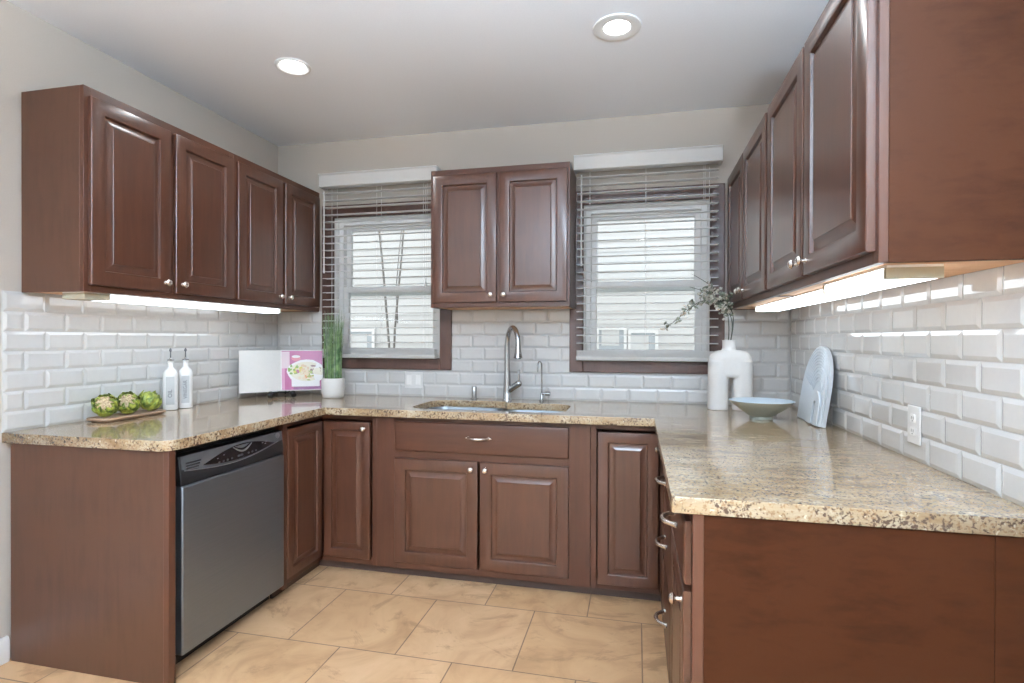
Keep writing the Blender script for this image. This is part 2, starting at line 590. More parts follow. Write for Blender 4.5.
def make_window(n, x0, x1):
    ox0, ox1, oz0, oz1 = x0 - 0.083, x1 + 0.080, WZ0 - 0.075, WZ1 + 0.083
    b = MB()
    # white vinyl outer frame in the opening
    fy0, fy1 = 0.045, 0.125
    fr = 0.042
    b.box(x0, x0 + fr, fy0, fy1, WZ0, WZ1, M_VINYL)
    b.box(x1 - fr, x1, fy0, fy1, WZ0, WZ1, M_VINYL)
    b.box(x0 + fr, x1 - fr, fy0, fy1, WZ1 - fr, WZ1, M_VINYL)
    b.box(x0 + fr, x1 - fr, fy0, fy1, WZ0, WZ0 + 0.03, M_VINYL)
    w = structure(b.build('window_%d' % n, bev=0.003))
    # jamb liner and sill board
    j = MB()
    j.box(x0, x0 + 0.012, 0.0, 0.045, WZ0, WZ1, M_VINYL)
    j.box(x1 - 0.012, x1, 0.0, 0.045, WZ0, WZ1, M_VINYL)
    j.box(x0, x1, 0.0, 0.045, WZ1 - 0.012, WZ1, M_VINYL)
    j.box(x0, x1, 0.0, 0.045, WZ0, WZ0 + 0.015, M_VINYL)
    j.build('jamb', w, bev=0.002)
    zm = 1.618
    for nm, z0, z1, y0, y1 in (('upper_sash', zm - 0.032, WZ1 - fr, 0.088, 0.118), ('lower_sash', WZ0 + 0.03, zm + 0.030, 0.052, 0.084)):
        s = MB()
        sx0, sx1 = x0 + fr, x1 - fr
        st = 0.034
        s.box(sx0, sx0 + st, y0, y1, z0, z1, M_VINYL)
        s.box(sx1 - st, sx1, y0, y1, z0, z1, M_VINYL)
        s.box(sx0 + st, sx1 - st, y0, y1, z1 - st, z1, M_VINYL)
        s.box(sx0 + st, sx1 - st, y0, y1, z0, z0 + st, M_VINYL)
        so = s.build(nm, w, bev=0.003)
        MB().box(sx0 + st - 0.004, sx1 - st + 0.004, (y0 + y1) / 2 - 0.002, (y0 + y1) / 2 + 0.002, z0 + st - 0.004, z1 - st + 0.004, M_GLASS).build('pane', so)
    # dark stained casing on the wall
    c = MB()
    c.box(ox0, x0, -0.022, 0.0, oz0, oz1, M_TRIM)
    c.box(x1, ox1, -0.022, 0.0, oz0, oz1, M_TRIM)
    c.box(x0, x1, -0.022, 0.0, WZ1, oz1, M_TRIM)
    c.box(x0, x1, -0.022, 0.0, oz0, WZ0, M_TRIM)
    c.build('casing', w, bev=0.003)
    return ox0, ox1, oz0, oz1


CAS = [make_window(1, *WIN[0]), make_window(2, *WIN[1])]


def make_blind(x0, x1, label, wand_dx):
    cy = -0.070
    r = empty('venetian_blind', ((x0 + x1) / 2, cy, 1.165), 0, label, 'window blind', 'venetian blinds on the two windows')
    w = (x1 - x0) / 2
    b = MB()
    # valance with a moulded face, returns to the wall
    prof = [(-0.050, 1.132), (-0.042, 1.138), (-0.042, 1.208), (-0.050, 1.214), (-0.050, 1.220), (-0.028, 1.220), (-0.028, 1.132)]
    b.prism(prof, -w - 0.012, w + 0.012, M_SLAT, 'yz')
    b.box(-w - 0.012, -w, -0.03, 0.046, 1.132, 1.220, M_SLAT)
    b.box(w, w + 0.012, -0.03, 0.046, 1.132, 1.220, M_SLAT)
    b.build('valance', r, bev=0.002)
    MB().box(-w, w, -0.024, 0.040, 1.140, 1.208, M_SLAT).build('headrail', r)
    # slats: one mesh, thin crowned boards
    s = MB()
    z = 0.104
    rnd = random.Random(int(x0 * 1000))
    while z < 1.12:
        tilt = 0.055 + rnd.uniform(-0.012, 0.012)
        pts = []
        for k in range(5):
            y = -0.026 + 0.052 * k / 4
            crown = 0.0025 * (1 - (y / 0.026) ** 2)
            pts.append((y, z + tilt * y + crown))
        poly = pts + [(p[0], p[1] - 0.0028) for p in reversed(pts)]
        s.prism(poly, -w + 0.006, w - 0.006, M_SLAT, 'yz')
        z += 0.0472
    s.build('slats', r)
    q = MB().prism([(-0.032, 0.004), (-0.028, 0.0), (0.028, 0.0), (0.032, 0.004), (0.032, 0.026), (-0.032, 0.026)], -w + 0.004, w - 0.004, M_SLAT, 'yz')
    for k in range(5):
        q.box(-w + 0.006, w - 0.006, -0.027, 0.027, 0.0275 + 0.0065 * k, 0.0325 + 0.0065 * k, M_SLAT)
    q.build('bottom_rail', r, bev=0.0012)
    for fx in (-0.80, 0.0, 0.80):
        c = MB()
        for y in (-0.033, 0.033):
            c.tube([(fx * w, y, 0.01), (fx * w, y, 1.14)], 0.0011, M_SLAT, 5)
        c.build('ladder_cord', r)
    wd = MB()
    wx = -w + wand_dx
    wd.tube([(wx, -0.046, 1.10), (wx, -0.047, 0.58)], 0.0045, M_SLAT, 8)
    wd.lathe([(0.006, 0.56), (0.007, 0.57), (0.005, 0.60)], M_SLAT, (wx, -0.047, 0), 8)
    wd.build('tilt_wand', r)
    lc = MB()
    lx = w - 0.06
    lc.tube([(lx, -0.046, 1.10), (lx, -0.047, 0.50)], 0.0013, M_SLAT, 5)
    lc.lathe([(0.003, 0.50), (0.008, 0.475), (0.008, 0.455), (0.002, 0.452)], M_SLAT, (lx, -0.047, 0), 8)
    lc.build('lift_cord', r)
    return r


make_blind(0.402, 1.208, 'white slatted blind over the window beside the potted grass, partly behind the sink wall cabinet', 0.030)
make_blind(2.096, 2.910, 'white slatted blind on the window behind the white vase and branches', 0.035)

# ------------------------------------------------------------------ beveled subway tile on the three walls


def tile_mesh(boxes, u0, parity0, umin, umax, rows, skip):
    """tiles in (u, z) with depth d towards the room; returns list of (u0,u1,z0,z1)"""
    out = []
    g = 0.0016
    for r in range(rows):
        z0 = ZC + r * TR
        z1 = z0 + TR
        off = u0 + (TP / 2 if (r % 2) != parity0 else 0)
        k0 = math.floor((umin - off) / TP) - 1
        u = off + k0 * TP
        while u < umax:
            a, c = max(u, umin), min(u + TP, umax)
            segs = [(a, c)]
            for (s0, s1, sz0, sz1) in skip:
                if z0 >= sz0 and z1 <= sz1 + 0.02:
                    ns = []
                    for (p, q) in segs:
                        if q <= s0 or p >= s1:
                            ns.append((p, q))
                        else:
                            if p < s0:
                                ns.append((p, s0))
                            if q > s1:
                                ns.append((s1, q))
                    segs = ns
            for (p, q) in segs:
                if q - p > 0.012:
                    out.append((p + g / 2, q - g / 2, z0 + g / 2, z1 - g / 2))
            u += TP
    return out


def add_tiles(b, tiles, fn):
    e = 0.0125
    for (p, q, z0, z1) in tiles:
        ex = min(e, (q - p) * 0.35)
        d0, d1, d2 = 0.002, 0.0050, 0.0092
        R = [[(p, z0), (q, z0), (q, z1), (p, z1)], [(p, z0), (q, z0), (q, z1), (p, z1)],
             [(p + ex, z0 + e), (q - ex, z0 + e), (q - ex, z1 - e), (p + ex, z1 - e)]]
        vs = []
        for ring, d in zip(R, (d0, d1, d2)):
            vs += [fn(u, z, d) for u, z in ring]
        fs = [[8, 9, 10, 11]]
        for l in (0, 4):
            for i in range(4):
                j = (i + 1) % 4
                fs.append([l + i, l + j, l + 4 + j, l + 4 + i])
        b.add(vs, fs, M_TILE)


def wall_tiles(wall, fn, tiles, grout):
    b = MB()
    for g in grout:
        p0, p1 = fn(g[0], g[2], 0.0), fn(g[1], g[3], 0.0040)
        b.box(p0[0], p1[0], p0[1], p1[1], p0[2], p1[2], M_GROUT)
    add_tiles(b, tiles, fn)
    o = b.build('tile_backsplash', wall, ang=10)
    o['label'] = 'white bevelled subway tile'
    return o


D = bpy.data.objects
ZT = ZC + 7 * TR
sk = [(c[0] + 0.02, c[1] - 0.02, c[2] - 0.02, 3.0) for c in CAS]
wall_tiles(D['wall_left'], lambda u, z, d: (d, u, z), tile_mesh(None, -1.712, 0, -1.709, -0.010, 7, []), [(-1.709, 0, ZC, ZT)])
wall_tiles(D['wall_back'], lambda u, z, d: (u, -d, z), tile_mesh(None, 1.338, 1, 0.010, RW - 0.010, 7, sk),
           [(0.002, RW - 0.002, ZC, 1.10), (0.002, CAS[0][0] + 0.03, 1.10, ZT), (CAS[0][1] - 0.03, CAS[1][0] + 0.03, 1.10, ZT), (CAS[1][1] - 0.03, RW - 0.002, 1.10, ZT)])
wall_tiles(D['wall_right'], lambda u, z, d: (RW - d, u, z), tile_mesh(None, -1.835, 0, -2.004, -0.010, 7, []), [(-2.004, 0, ZC, ZT)])

# ------------------------------------------------------------------ cabinet joinery


def door_rings(b, x0, x1, z0, z1, t, fw, mat, y=0.0):
    """raised-panel door: back face on y, front towards -y"""
    rings = [(0, 0), (0, t - 0.004), (0.002, t - 0.001), (0.005, t), (fw - 0.008, t), (fw - 0.004, t - 0.002), (fw + 0.000, t - 0.0125),
             (fw + 0.006, t - 0.0130), (fw + 0.030, t - 0.0030), (fw + 0.0315, t - 0.0008)]
    vs, fs = [], []
    for ins, d in rings:
        vs += [(x0 + ins, y - d, z0 + ins), (x1 - ins, y - d, z0 + ins), (x1 - ins, y - d, z1 - ins), (x0 + ins, y - d, z1 - ins)]
    for r in range(len(rings) - 1):
        for i in range(4):
            j = (i + 1) % 4
            fs.append([r * 4 + i, r * 4 + j, r * 4 + 4 + j, r * 4 + 4 + i])
    n = (len(rings) - 1) * 4
    fs.append([n, n + 1, n + 2, n + 3])
    fs.append([3, 2, 1, 0])
    b.add(vs, fs, mat)


def slab_front(b, x0, x1, z0, z1, t, mat, y=0.0):
    rings = [(0, 0), (0, t - 0.007), (0.003, t - 0.003), (0.010, t - 0.0005), (0.013, t)]
    vs, fs = [], []
    for ins, d in rings:
        vs += [(x0 + ins, y - d, z0 + ins), (x1 - ins, y - d, z0 + ins), (x1 - ins, y - d, z1 - ins), (x0 + ins, y - d, z1 - ins)]
    for r in range(len(rings) - 1):
        for i in range(4):
            j = (i + 1) % 4
            fs.append([r * 4 + i, r * 4 + j, r * 4 + 4 + j, r * 4 + 4 + i])
    n = (len(rings) - 1) * 4
    fs.append([n, n + 1, n + 2, n + 3])
    fs.append([3, 2, 1, 0])
    b.add(vs, fs, mat)


def knob(parent, x, z, y=-0.0203):
    b = MB()
    prof = [(0.0085, 0), (0.0085, -0.002), (0.0055, -0.004), (0.0048, -0.012), (0.008, -0.015), (0.0135, -0.018), (0.0150, -0.021),
            (0.0135, -0.024), (0.0125, -0.0245), (0.011, -0.0275), (0.006, -0.0295), (0.001, -0.030)]
    b.lathe(prof, M_NICKEL, (x, y, z), 16, 'y')
    o = b.build('knob', parent)
    o['label'] = 'satin nickel knob'
    return o


def pull(parent, x, z, y=-0.0203, w=0.054):
    b = MB()
    # arched handle with flared feet and a fluted centre
    pts = []
    for k in range(13):
        t = -1 + 2 * k / 12
        pts.append((x + t * w, y - 0.035 * (1 - abs(t) ** 2.6) - 0.002, z))
    rr = [0.0085, 0.0068, 0.0064, 0.0074, 0.0066, 0.0080, 0.0088, 0.0080, 0.0066, 0.0074, 0.0064, 0.0068, 0.0085]
    b.tube(pts, rr, M_NICKEL, 10)
    for s in (-1, 1):
        b.lathe([(0.0095, 0), (0.0095, -0.003), (0.006, -0.006)], M_NICKEL, (x + s * w, y, z), 12, 'y')
        b.ellipsoid((x + s * (w + 0.009), y - 0.004, z), (0.009, 0.004, 0.0055), M_NICKEL, None, 8, 6)
    o = b.build('pull', parent)
    o['label'] = 'satin nickel arched pull'
    return o


def door(root, x0, x1, z0, z1, kx=None, kz=None, fw=0.062, y=0.0, t=0.020):
    b = MB()
    door_rings(b, x0, x1, z0, z1, t, fw, M_DOOR, y)
    d = b.build('door', root, ang=28)
    if kx is not None:
        knob(d, kx, kz, y - t - 0.0003)
    return d


def wall_cabinet(loc, rotz, width, depth, height, doors, label, knobs, stile=0.028, group=None, rail=0.028, door_top=0.04, side=None):
    """origin: left end of the front frame at the bottom; local +x to the right seen from the front, +y to the wall"""
    r = empty('wall_cabinet', loc, rotz, label, 'cabinet', group)
    b = MB()
    t = 0.016
    y0 = 0.020
    b.box(0, t, y0, depth, 0, height, M_PANEL)
    b.box(width - t, width, y0, depth, 0, height, side or M_PANEL)
    b.box(t, width - t, y0, depth, height - t, height, M_PANEL)
    b.box(t, width - t, depth - 0.008, depth, 0.02, height - t, M_PANEL)
    b.build('carcass', r, bev=0.001)
    MB().box(t, width - t, y0, depth - 0.008, 0.003, 0.003 + t, M_BARE).build('bottom_panel', r)['label'] = 'bare pale wood underside'
    f = MB()
    f.box(0, stile, 0, y0, 0, height, M_WOOD)
    f.box(width - stile, width, 0, y0, 0, height, M_WOOD)
    f.box(stile, width - stile, 0, y0, 0, rail + 0.014, M_WOODX)
    f.box(stile, width - stile, 0, y0, height - door_top - 0.01, height, M_WOODX)
    f.box(width / 2 - 0.03, width / 2 + 0.03, 0.001, y0, rail, height - door_top, M_WOOD)
    f.build('face_frame', r, bev=0.0012)
    for (x0, x1), kx in zip(doors, knobs):
        door(r, x0, x1, rail, height - door_top + 0.005, kx, rail + 0.042)
    return r


ZUL, ZUR = 1.4757, 1.462
# left wall, front frame x = 0.3255, local +x = world +y
g = 'wall cabinets on the left wall'
wall_cabinet((0.3255, -1.6434, ZUL), PI / 2, 0.822, 0.3155, 0.815, [(0.018, 0.397), (0.427, 0.806)],
             'wall cabinet over the artichokes and bottles, its exposed end facing the room', (0.365, 0.460), door_top=0.044)
wall_cabinet((0.3255, -0.8204, ZUL), PI / 2, 0.8190, 0.3155, 0.815, [(0.016, 0.394), (0.424, 0.795)],
             'wall cabinet in the corner above the open cookbook, next to the blind', (0.362, 0.455), door_top=0.044)
# over the sink
wall_cabinet((1.267, -0.330, 1.4747), 0, 0.822, 0.320, 0.806, [(0.019, 0.404), (0.420, 0.808)],
             'two-door wall cabinet hanging over the sink between the windows', (0.373, 0.450), door_top=0.042)
# right wall, front frame x = 2.975, local +x = world -y
wall_cabinet((2.975, -1.010, ZUR), -PI / 2, 0.996, 0.325, 0.765, [(0.018, 0.485), (0.505, 0.980)],
             'wall cabinet above the double socket, its broad brown end panel facing the room', (0.452, 0.538), door_top=0.024, side=wood('figured_upper_veneer', (0.018, 0.0050, 0.0017), (0.044, 0.0142, 0.0056), 'y', rough=0.5, coat=0.0, blotch=0.9, stretch=7, spec=0.1))  # same figured veneer, darkened like the end panel below it
wall_cabinet((2.975, -0.012, ZUR), -PI / 2, 0.997, 0.325, 0.765, [(0.040, 0.487), (0.505, 0.975)],
             'wall cabinet in the far corner above the pale blue arched board', (0.455, 0.538), door_top=0.024)

# --- base cabinets
ZB0, ZB1 = 0.050, ZC - TC - 0.0005


def base_root(name, loc, rotz, label, group=None):
    return empty(name, loc, rotz, label, 'cabinet', group)


def toe(root, x0, x1, y=0.055):
    MB().box(x0, x1, y, y + 0.015, 0.0, ZB0, M_TOE).build('toe_kick', root)


def drawer(root, x0, x1, z0, z1, pz=None):
    b = MB()
    slab_front(b, x0, x1, z0, z1, 0.020, M_WOODX)
    d = b.build('drawer_front', root, ang=28)
    pull(d, (x0 + x1) / 2, (z0 + z1) / 2 if pz is None else pz)
    return d


def frame_bars(b, width, rails, stiles, mat=None):
    for s0, s1 in stiles:
        b.box(s0, s1, 0, 0.020, ZB0, ZB1, M_WOOD)
    last = 0
    xs = sorted(stiles)
    for i in range(len(xs) - 1):
        for z0, z1 in rails:
            b.box(xs[i][1], xs[i + 1][0], 0, 0.0195, z0, z1, M_WOODX)


YF = -0.625     # back run face frame front
XF = 0.736      # left run face frame front
XRF = 2.585     # right run face frame front

# corner unit with a folding pair of doors, left
r = base_root('corner_cabinet', (XF, YF, 0), 0, 'base corner cabinet with folding doors between the dishwasher and the sink cabinet')
b = MB()
b.box(-0.0, 0.020, -0.372, -0.340, ZB0, ZB1, M_WOOD)
b.box(-0.019, 0.0, -0.372, -0.335, ZB0, ZB1, M_WOOD)
b.box(0.310, 0.335, 0, 0.020, ZB0, ZB1, M_WOOD)
b.box(-0.020, -0.004, -0.335, 0.020, ZB1 - 0.03, ZB1, M_WOODX)
b.box(-0.004, 0.310, 0.004, 0.020, ZB1 - 0.03, ZB1, M_WOODX)
b.box(-0.020, -0.004, -0.335, 0.020, ZB0, 0.100, M_WOODX)
b.box(-0.004, 0.310, 0.004, 0.020, ZB0, 0.100, M_WOODX)
b.build('face_frame', r, bev=0.001)
b = MB()
b.box(-0.70, -0.022, -0.372, -0.356, ZB0, ZB1, M_PANEL)
b.box(-0.70, -0.684, -0.356, 0.59, ZB0, ZB1, M_PANEL)
b.box(-0.684, 0.30, 0.58, 0.59, ZB0, ZB1, M_PANEL)
b.box(-0.684, -0.022, -0.356, 0.58, ZB0, ZB0 + 0.014, M_PANEL)
b.box(-0.022, 0.30, 0.022, 0.58, ZB0, ZB0 + 0.014, M_PANEL)
b.box(0.310, 0.326, 0.021, 0.59, ZB0, ZB1, M_PANEL)
b.build('carcass', r)
MB().box(-0.05, 0.335, 0.040, 0.055, 0, ZB0, M_TOE).box(-0.055, -0.040, -0.372, 0.055, 0, ZB0, M_TOE).build('toe_kick', r)
# door on the back run
d = MB()
door_rings(d, 0.022, 0.302, 0.085, 0.836, 0.020, 0.050, M_DOOR, 0.0)
dd = d.build('door', r, ang=28)
knob(dd, 0.268, 0.800)
# door on the left run, built turned: local frame of a child rotated +90
d = MB()
door_rings(d, -0.330, -0.0215, 0.085, 0.836, 0.020, 0.050, M_DOOR, 0.0)
dd = d.build('door', r, rotz=PI / 2, ang=28)

# sink base with a wide drawer front and two doors, stiles each side
r = base_root('sink_cabinet', (1.071, YF, 0), 0, 'wide base cabinet under the sink with one drawer front above two doors')
wd = 1.160
b = MB()
frame_bars(b, wd, [(ZB1 - 0.03, ZB1), (0.640, 0.690), (ZB0, 0.100)], [(0, 0.125), (1.040, wd)])
b.build('face_frame', r, bev=0.001)
b = MB()
b.box(0.0, 0.016, 0.020, 0.59, ZB0, ZB1, M_PANEL)
b.box(wd - 0.016, wd, 0.020, 0.59, ZB0, ZB1, M_PANEL)
b.box(0.016, wd - 0.016, 0.020, 0.59, ZB0, ZB0 + 0.016, M_PANEL)
b.box(0.016, wd - 0.016, 0.58, 0.59, ZB0 + 0.016, 0.60, M_PANEL)
b.build('carcass', r)
toe(r, 0.0, wd, 0.040)
drawer(r, 0.112, 1.052, 0.690, 0.848, 0.775)
door(r, 0.112, 0.578, 0.090, 0.650, 0.545, 0.612, 0.064)
door(r, 0.590, 1.052, 0.090, 0.650, 0.622, 0.612, 0.064)

# right corner unit: one door on the back run, one on the right run
r = base_root('corner_cabinet', (XRF, YF, 0), 0, 'base corner cabinet right of the sink cabinet, in the corner under the bowl and vase')
b = MB()
b.box(-0.353, -0.325, 0, 0.020, ZB0, ZB1, M_WOOD)
b.box(-0.325, 0.004, 0.004, 0.020, ZB1 - 0.03, ZB1, M_WOODX)
b.box(-0.325, 0.004, 0.004, 0.020, ZB0, 0.100, M_WOODX)
b.box(0.004, 0.020, -0.325, 0.020, ZB1 - 0.03, ZB1, M_WOODX)
b.box(0.004, 0.020, -0.325, 0.020, ZB0, 0.100, M_WOODX)
b.box(0, 0.020, -0.350, -0.325, ZB0, ZB1, M_WOOD)
b.build('face_frame', r, bev=0.001)
b = MB()
b.box(-0.348, -0.334, 0.021, 0.59, ZB0, ZB1, M_PANEL)
b.box(-0.334, 0.70, 0.58, 0.59, ZB0, ZB1, M_PANEL)
b.box(0.69, 0.70, -0.35, 0.58, ZB0, ZB1, M_PANEL)
b.box(0.022, 0.69, -0.350, -0.335, ZB0, ZB1, M_PANEL)
b.box(-0.334, 0.022, 0.022, 0.58, ZB0, ZB0 + 0.014, M_PANEL)
b.box(0.022, 0.69, -0.335, 0.58, ZB0, ZB0 + 0.014, M_PANEL)
b.build('carcass', r)
MB().box(-0.353, 0.055, 0.040, 0.055, 0, ZB0, M_TOE).box(0.040, 0.055, -0.350, 0.040, 0, ZB0, M_TOE).build('toe_kick', r)
door(r, -0.318, -0.026, 0.080, 0.834, None, None, 0.056)
d = MB()
door_rings(d, 0.026, 0.318, 0.080, 0.834, 0.020, 0.056, M_DOOR, 0.0)
dd = d.build('door', r, rotz=-PI / 2, ang=28)
knob(dd, 0.176, 0.790)

# right run: drawer stack, local +x = world -y
r = base_root('drawer_cabinet', (XRF, -0.978, 0), -PI / 2, 'base cabinet of three stacked drawers in the right run, past the near cabinet')
wd = 0.500
b = MB()
frame_bars(b, wd, [(ZB1 - 0.03, ZB1), (0.640, 0.680), (0.375, 0.395), (ZB0, 0.100)], [(0, 0.03), (wd - 0.03, wd)])
b.build('face_frame', r, bev=0.001)
b = MB()
b.box(0.001, 0.015, 0.020, 0.70, ZB0, ZB1, M_PANEL)
b.box(wd - 0.015, wd - 0.001, 0.020, 0.70, ZB0, ZB1, M_PANEL)
b.box(0.015, wd - 0.015, 0.69, 0.70, ZB0, ZB1, M_PANEL)
b.box(0.015, wd - 0.015, 0.020, 0.69, ZB0, ZB0 + 0.014, M_PANEL)
b.build('carcass', r)
toe(r, 0, wd, 0.040)
for z0, z1 in ((0.672, 0.845), (0.390, 0.660), (0.095, 0.378)):
    drawer(r, 0.018, wd - 0.018, z0, z1, z0 + (z1 - z0) * 0.5)

# right run: near cabinet, one drawer over one door
r = base_root('base_cabinet', (XRF, -1.479, 0), -PI / 2, 'base cabinet with one drawer over one door at the near end of the right run')
wd = 0.500
b = MB()
frame_bars(b, wd, [(ZB1 - 0.03, ZB1), (0.655, 0.685), (ZB0, 0.100)], [(0, 0.03), (wd - 0.03, wd)])
b.build('face_frame', r, bev=0.001)
b = MB()
b.box(0.001, 0.015, 0.020, 0.70, ZB0, ZB1, M_PANEL)
b.box(wd - 0.015, wd - 0.001, 0.020, 0.70, ZB0, ZB1, M_PANEL)
b.box(0.015, wd - 0.015, 0.69, 0.70, ZB0, ZB1, M_PANEL)
b.box(0.015, wd - 0.015, 0.020, 0.69, ZB0, ZB0 + 0.014, M_PANEL)
b.build('carcass', r)
toe(r, 0, wd, 0.040)
drawer(r, 0.018, wd - 0.010, 0.690, 0.845, 0.775)
door(r, 0.018, wd - 0.010, 0.095, 0.672, wd - 0.050, 0.635, 0.062)

# end panels
r = empty('end_panel', (XRF, -1.980, 0), 0, 'stained end panel, shade painted into its tone, closing the right run, under the granite corner', 'cabinet panel')
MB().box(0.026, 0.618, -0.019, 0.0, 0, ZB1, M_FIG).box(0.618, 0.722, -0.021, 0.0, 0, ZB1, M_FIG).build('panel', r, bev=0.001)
MB().box(0.0, 0.026, -0.021, 0.0, 0, ZB1, M_WOOD).build('edge_stile', r, bev=0.002)
r = empty('end_panel', (0, -1.690, 0), 0, 'brown end panel beside the dishwasher, reaching the floor at the left wall', 'cabinet panel')
MB().box(0.019, 0.750, 0.0, 0.019, 0, ZB1, M_PANEL).build('panel', r, bev=0.001)
MB().box(0.750, 0.776, -0.001, 0.030, 0, ZB1, M_WOOD).build('edge_stile', r, bev=0.002)

# ------------------------------------------------------------------ countertop
cu = bpy.data.curves.new('countertop_outline', 'CURVE')
cu.dimensions = '2D'
cu.fill_mode = 'BOTH'


def spline(pts):
    s = cu.splines.new('POLY')
    s.points.add(len(pts) - 1)
    for p, q in zip(s.points, pts):
        p.co = (q[0], q[1], 0, 1)
    s.use_cyclic_u = True


def round_poly(pts, rads, n=8):
    out = []
    N = len(pts)
    for i, p in enumerate(pts):
        r = rads[i]
        if r <= 0:
            out.append(p)
            continue
        a, c = Vector(pts[i - 1]), Vector(pts[(i + 1) % N])
        p = Vector(p)
        d1, d2 = (a - p).normalized(), (c - p).normalized()
        ang = d1.angle(d2)
        L = r / math.tan(ang / 2)
        s, e = p + d1 * L, p + d2 * L
        cen = p + (d1 + d2).normalized() * (r / math.sin(ang / 2))
        a0 = math.atan2(s.y - cen.y, s.x - cen.x)
        a1 = math.atan2(e.y - cen.y, e.x - cen.x)
        da = (a1 - a0 + PI) % (2 * PI) - PI
        for k in range(n + 1):
            q = a0 + da * k / n
            out.append((cen.x + r * math.cos(q), cen.y + r * math.sin(q)))
    return out


RD = RW - DR
spline(round_poly([(0.001, -0.001), (RW - 0.001, -0.001), (RW - 0.001, -LR), (RD, -LR), (RD, -DB), (DL, -DB), (DL, -LL), (0.001, -LL)],
                  [0, 0, 0, 0.006, 0.004, 0.004, 0.055, 0]))
SINK = round_poly([(1.235, -0.600), (2.095, -0.600), (2.095, -0.215), (1.705, -0.215), (1.685, -0.165), (1.235, -0.165)],
                  [0.10, 0.10, 0.10, 0.02, 0.02, 0.12], 10)
spline(SINK)
cu.extrude = TC / 2 - 0.002
cu.bevel_depth = 0.002
cu.bevel_resolution = 3
tmp = bpy.data.objects.new('tmp_outline', cu)
COL.objects.link(tmp)
bpy.context.view_layer.update()
dg = bpy.context.evaluated_depsgraph_get()
me = bpy.data.meshes.new_from_object(tmp.evaluated_get(dg))
bpy.data.objects.remove(tmp)
me.materials.clear()
me.materials.append(M_GRANITE)
# the outline bevel grows outwards by 4 mm: keep the plan size
ct = bpy.data.objects.new('countertop', me)
COL.objects.link(ct)
zz = [v.co.z for v in me.vertices]
ct.location = (0, 0, ZC - max(zz))
for v in me.vertices:
    v.co.x = min(max(v.co.x, 0.001), RW - 0.001)
    v.co.y = min(v.co.y, -0.001)
tag(ct, 'glossy beige speckled granite worktop running round three walls', 'countertop')

# ------------------------------------------------------------------ sink and taps
r = empty('kitchen_sink', (1.665, -0.39, ZC), 0, 'stainless double-bowl sink set under the granite below the faucet', 'sink')
for nm, x0, x1, y0, y1, dep in (('left_basin', -0.425, 0.018, -0.205, 0.218, 0.20), ('right_basin', 0.042, 0.425, -0.205, 0.170, 0.17)):
    b = MB()
    base = round_poly([(x0, y0), (x1, y0), (x1, y1), (x0, y1)], [0.09] * 4, 8)
    cx, cy_ = (x0 + x1) / 2, (y0 + y1) / 2
    levels = [(1.0 + 0.05, -TC - 0.001), (1.0, -TC - 0.0012), (0.985, -TC - 0.012), (0.95, -dep * 0.55), (0.93, -dep + 0.03), (0.88, -dep + 0.006), (0.80, -dep), (0.15, -dep - 0.006)]
    vs, fs = [], []
    n = len(base)
    for s, z in levels:
        vs += [(cx + (p[0] - cx) * s, cy_ + (p[1] - cy_) * s, z) for p in base]
    for l in range(len(levels) - 1):
        for i in range(n):
            j = (i + 1) % n
            fs.append([l * n + i, l * n + j, (l + 1) * n + j, (l + 1) * n + i])
    fs.append([(len(levels) - 1) * n + i for i in range(n)])
    b.add(vs, fs, M_STEEL)
    o = b.build('basin', r, ang=60)
    d = MB()
    d.lathe([(0.043, -dep + 0.002), (0.043, -dep + 0.004), (0.032, -dep + 0.002), (0.030, -dep - 0.002)], M_CHROME, (cx, cy_, 0), 20)
    d.build('drain', o)

FX, FY = 1.678, -0.100
r = empty('kitchen_faucet', (FX, FY, ZC), 0, 'tall brushed steel gooseneck faucet behind the sink', 'faucet')
b = MB()
b.lathe([(0.030, 0), (0.030, 0.004), (0.026, 0.010), (0.024, 0.06), (0.022, 0.13), (0.019, 0.18)], M_CHROME, (0, 0, 0), 20)
b.build('base_body', r)
pts = []
for k in range(6):
    pts.append((-0.002 * k / 5, 0, 0.16 + 0.16 * k / 5))
dx, dy = 0.62, -0.78       # spout swings right and to the room
R_ = 0.075
for k in range(1, 15):
    a = PI - PI * 1.0 * k / 14
    q = R_ + R_ * math.cos(a)
    pts.append((q * dx, q * dy, 0.345 + R_ * 1.35 * math.sin(a)))
b = MB()
b.tube(pts, [0.0165] * 6 + [0.0150] * 14, M_CHROME, 14)
b.build('spout', r)
end = Vector(pts[-1])
b = MB()
h = [(0.0150, 0.0), (0.0165, -0.008), (0.018, -0.035), (0.025, -0.070), (0.027, -0.080), (0.020, -0.082)]
b.lathe([(q, z) for q, z in h], M_CHROME, (end.x, end.y, end.z), 18)
b.lathe([(0.019, -0.082), (0.018, -0.085)], M_BLACK, (end.x, end.y, end.z), 18)
b.build('spray_head', r)
b = MB()
b.tube([(0.015, -0.004, 0.062), (0.045, -0.012, 0.085), (0.075, -0.02, 0.105)], [0.017, 0.019, 0.021], M_CHROME, 14)
b.ellipsoid((0.076, -0.02, 0.106), (0.021, 0.021, 0.021), M_CHROME)
b.tube([(0.076, -0.02, 0.112), (0.079, -0.021, 0.150), (0.078, -0.022, 0.192)], [0.008, 0.0065, 0.0055], M_CHROME, 10)
b.build('lever_handle', r)

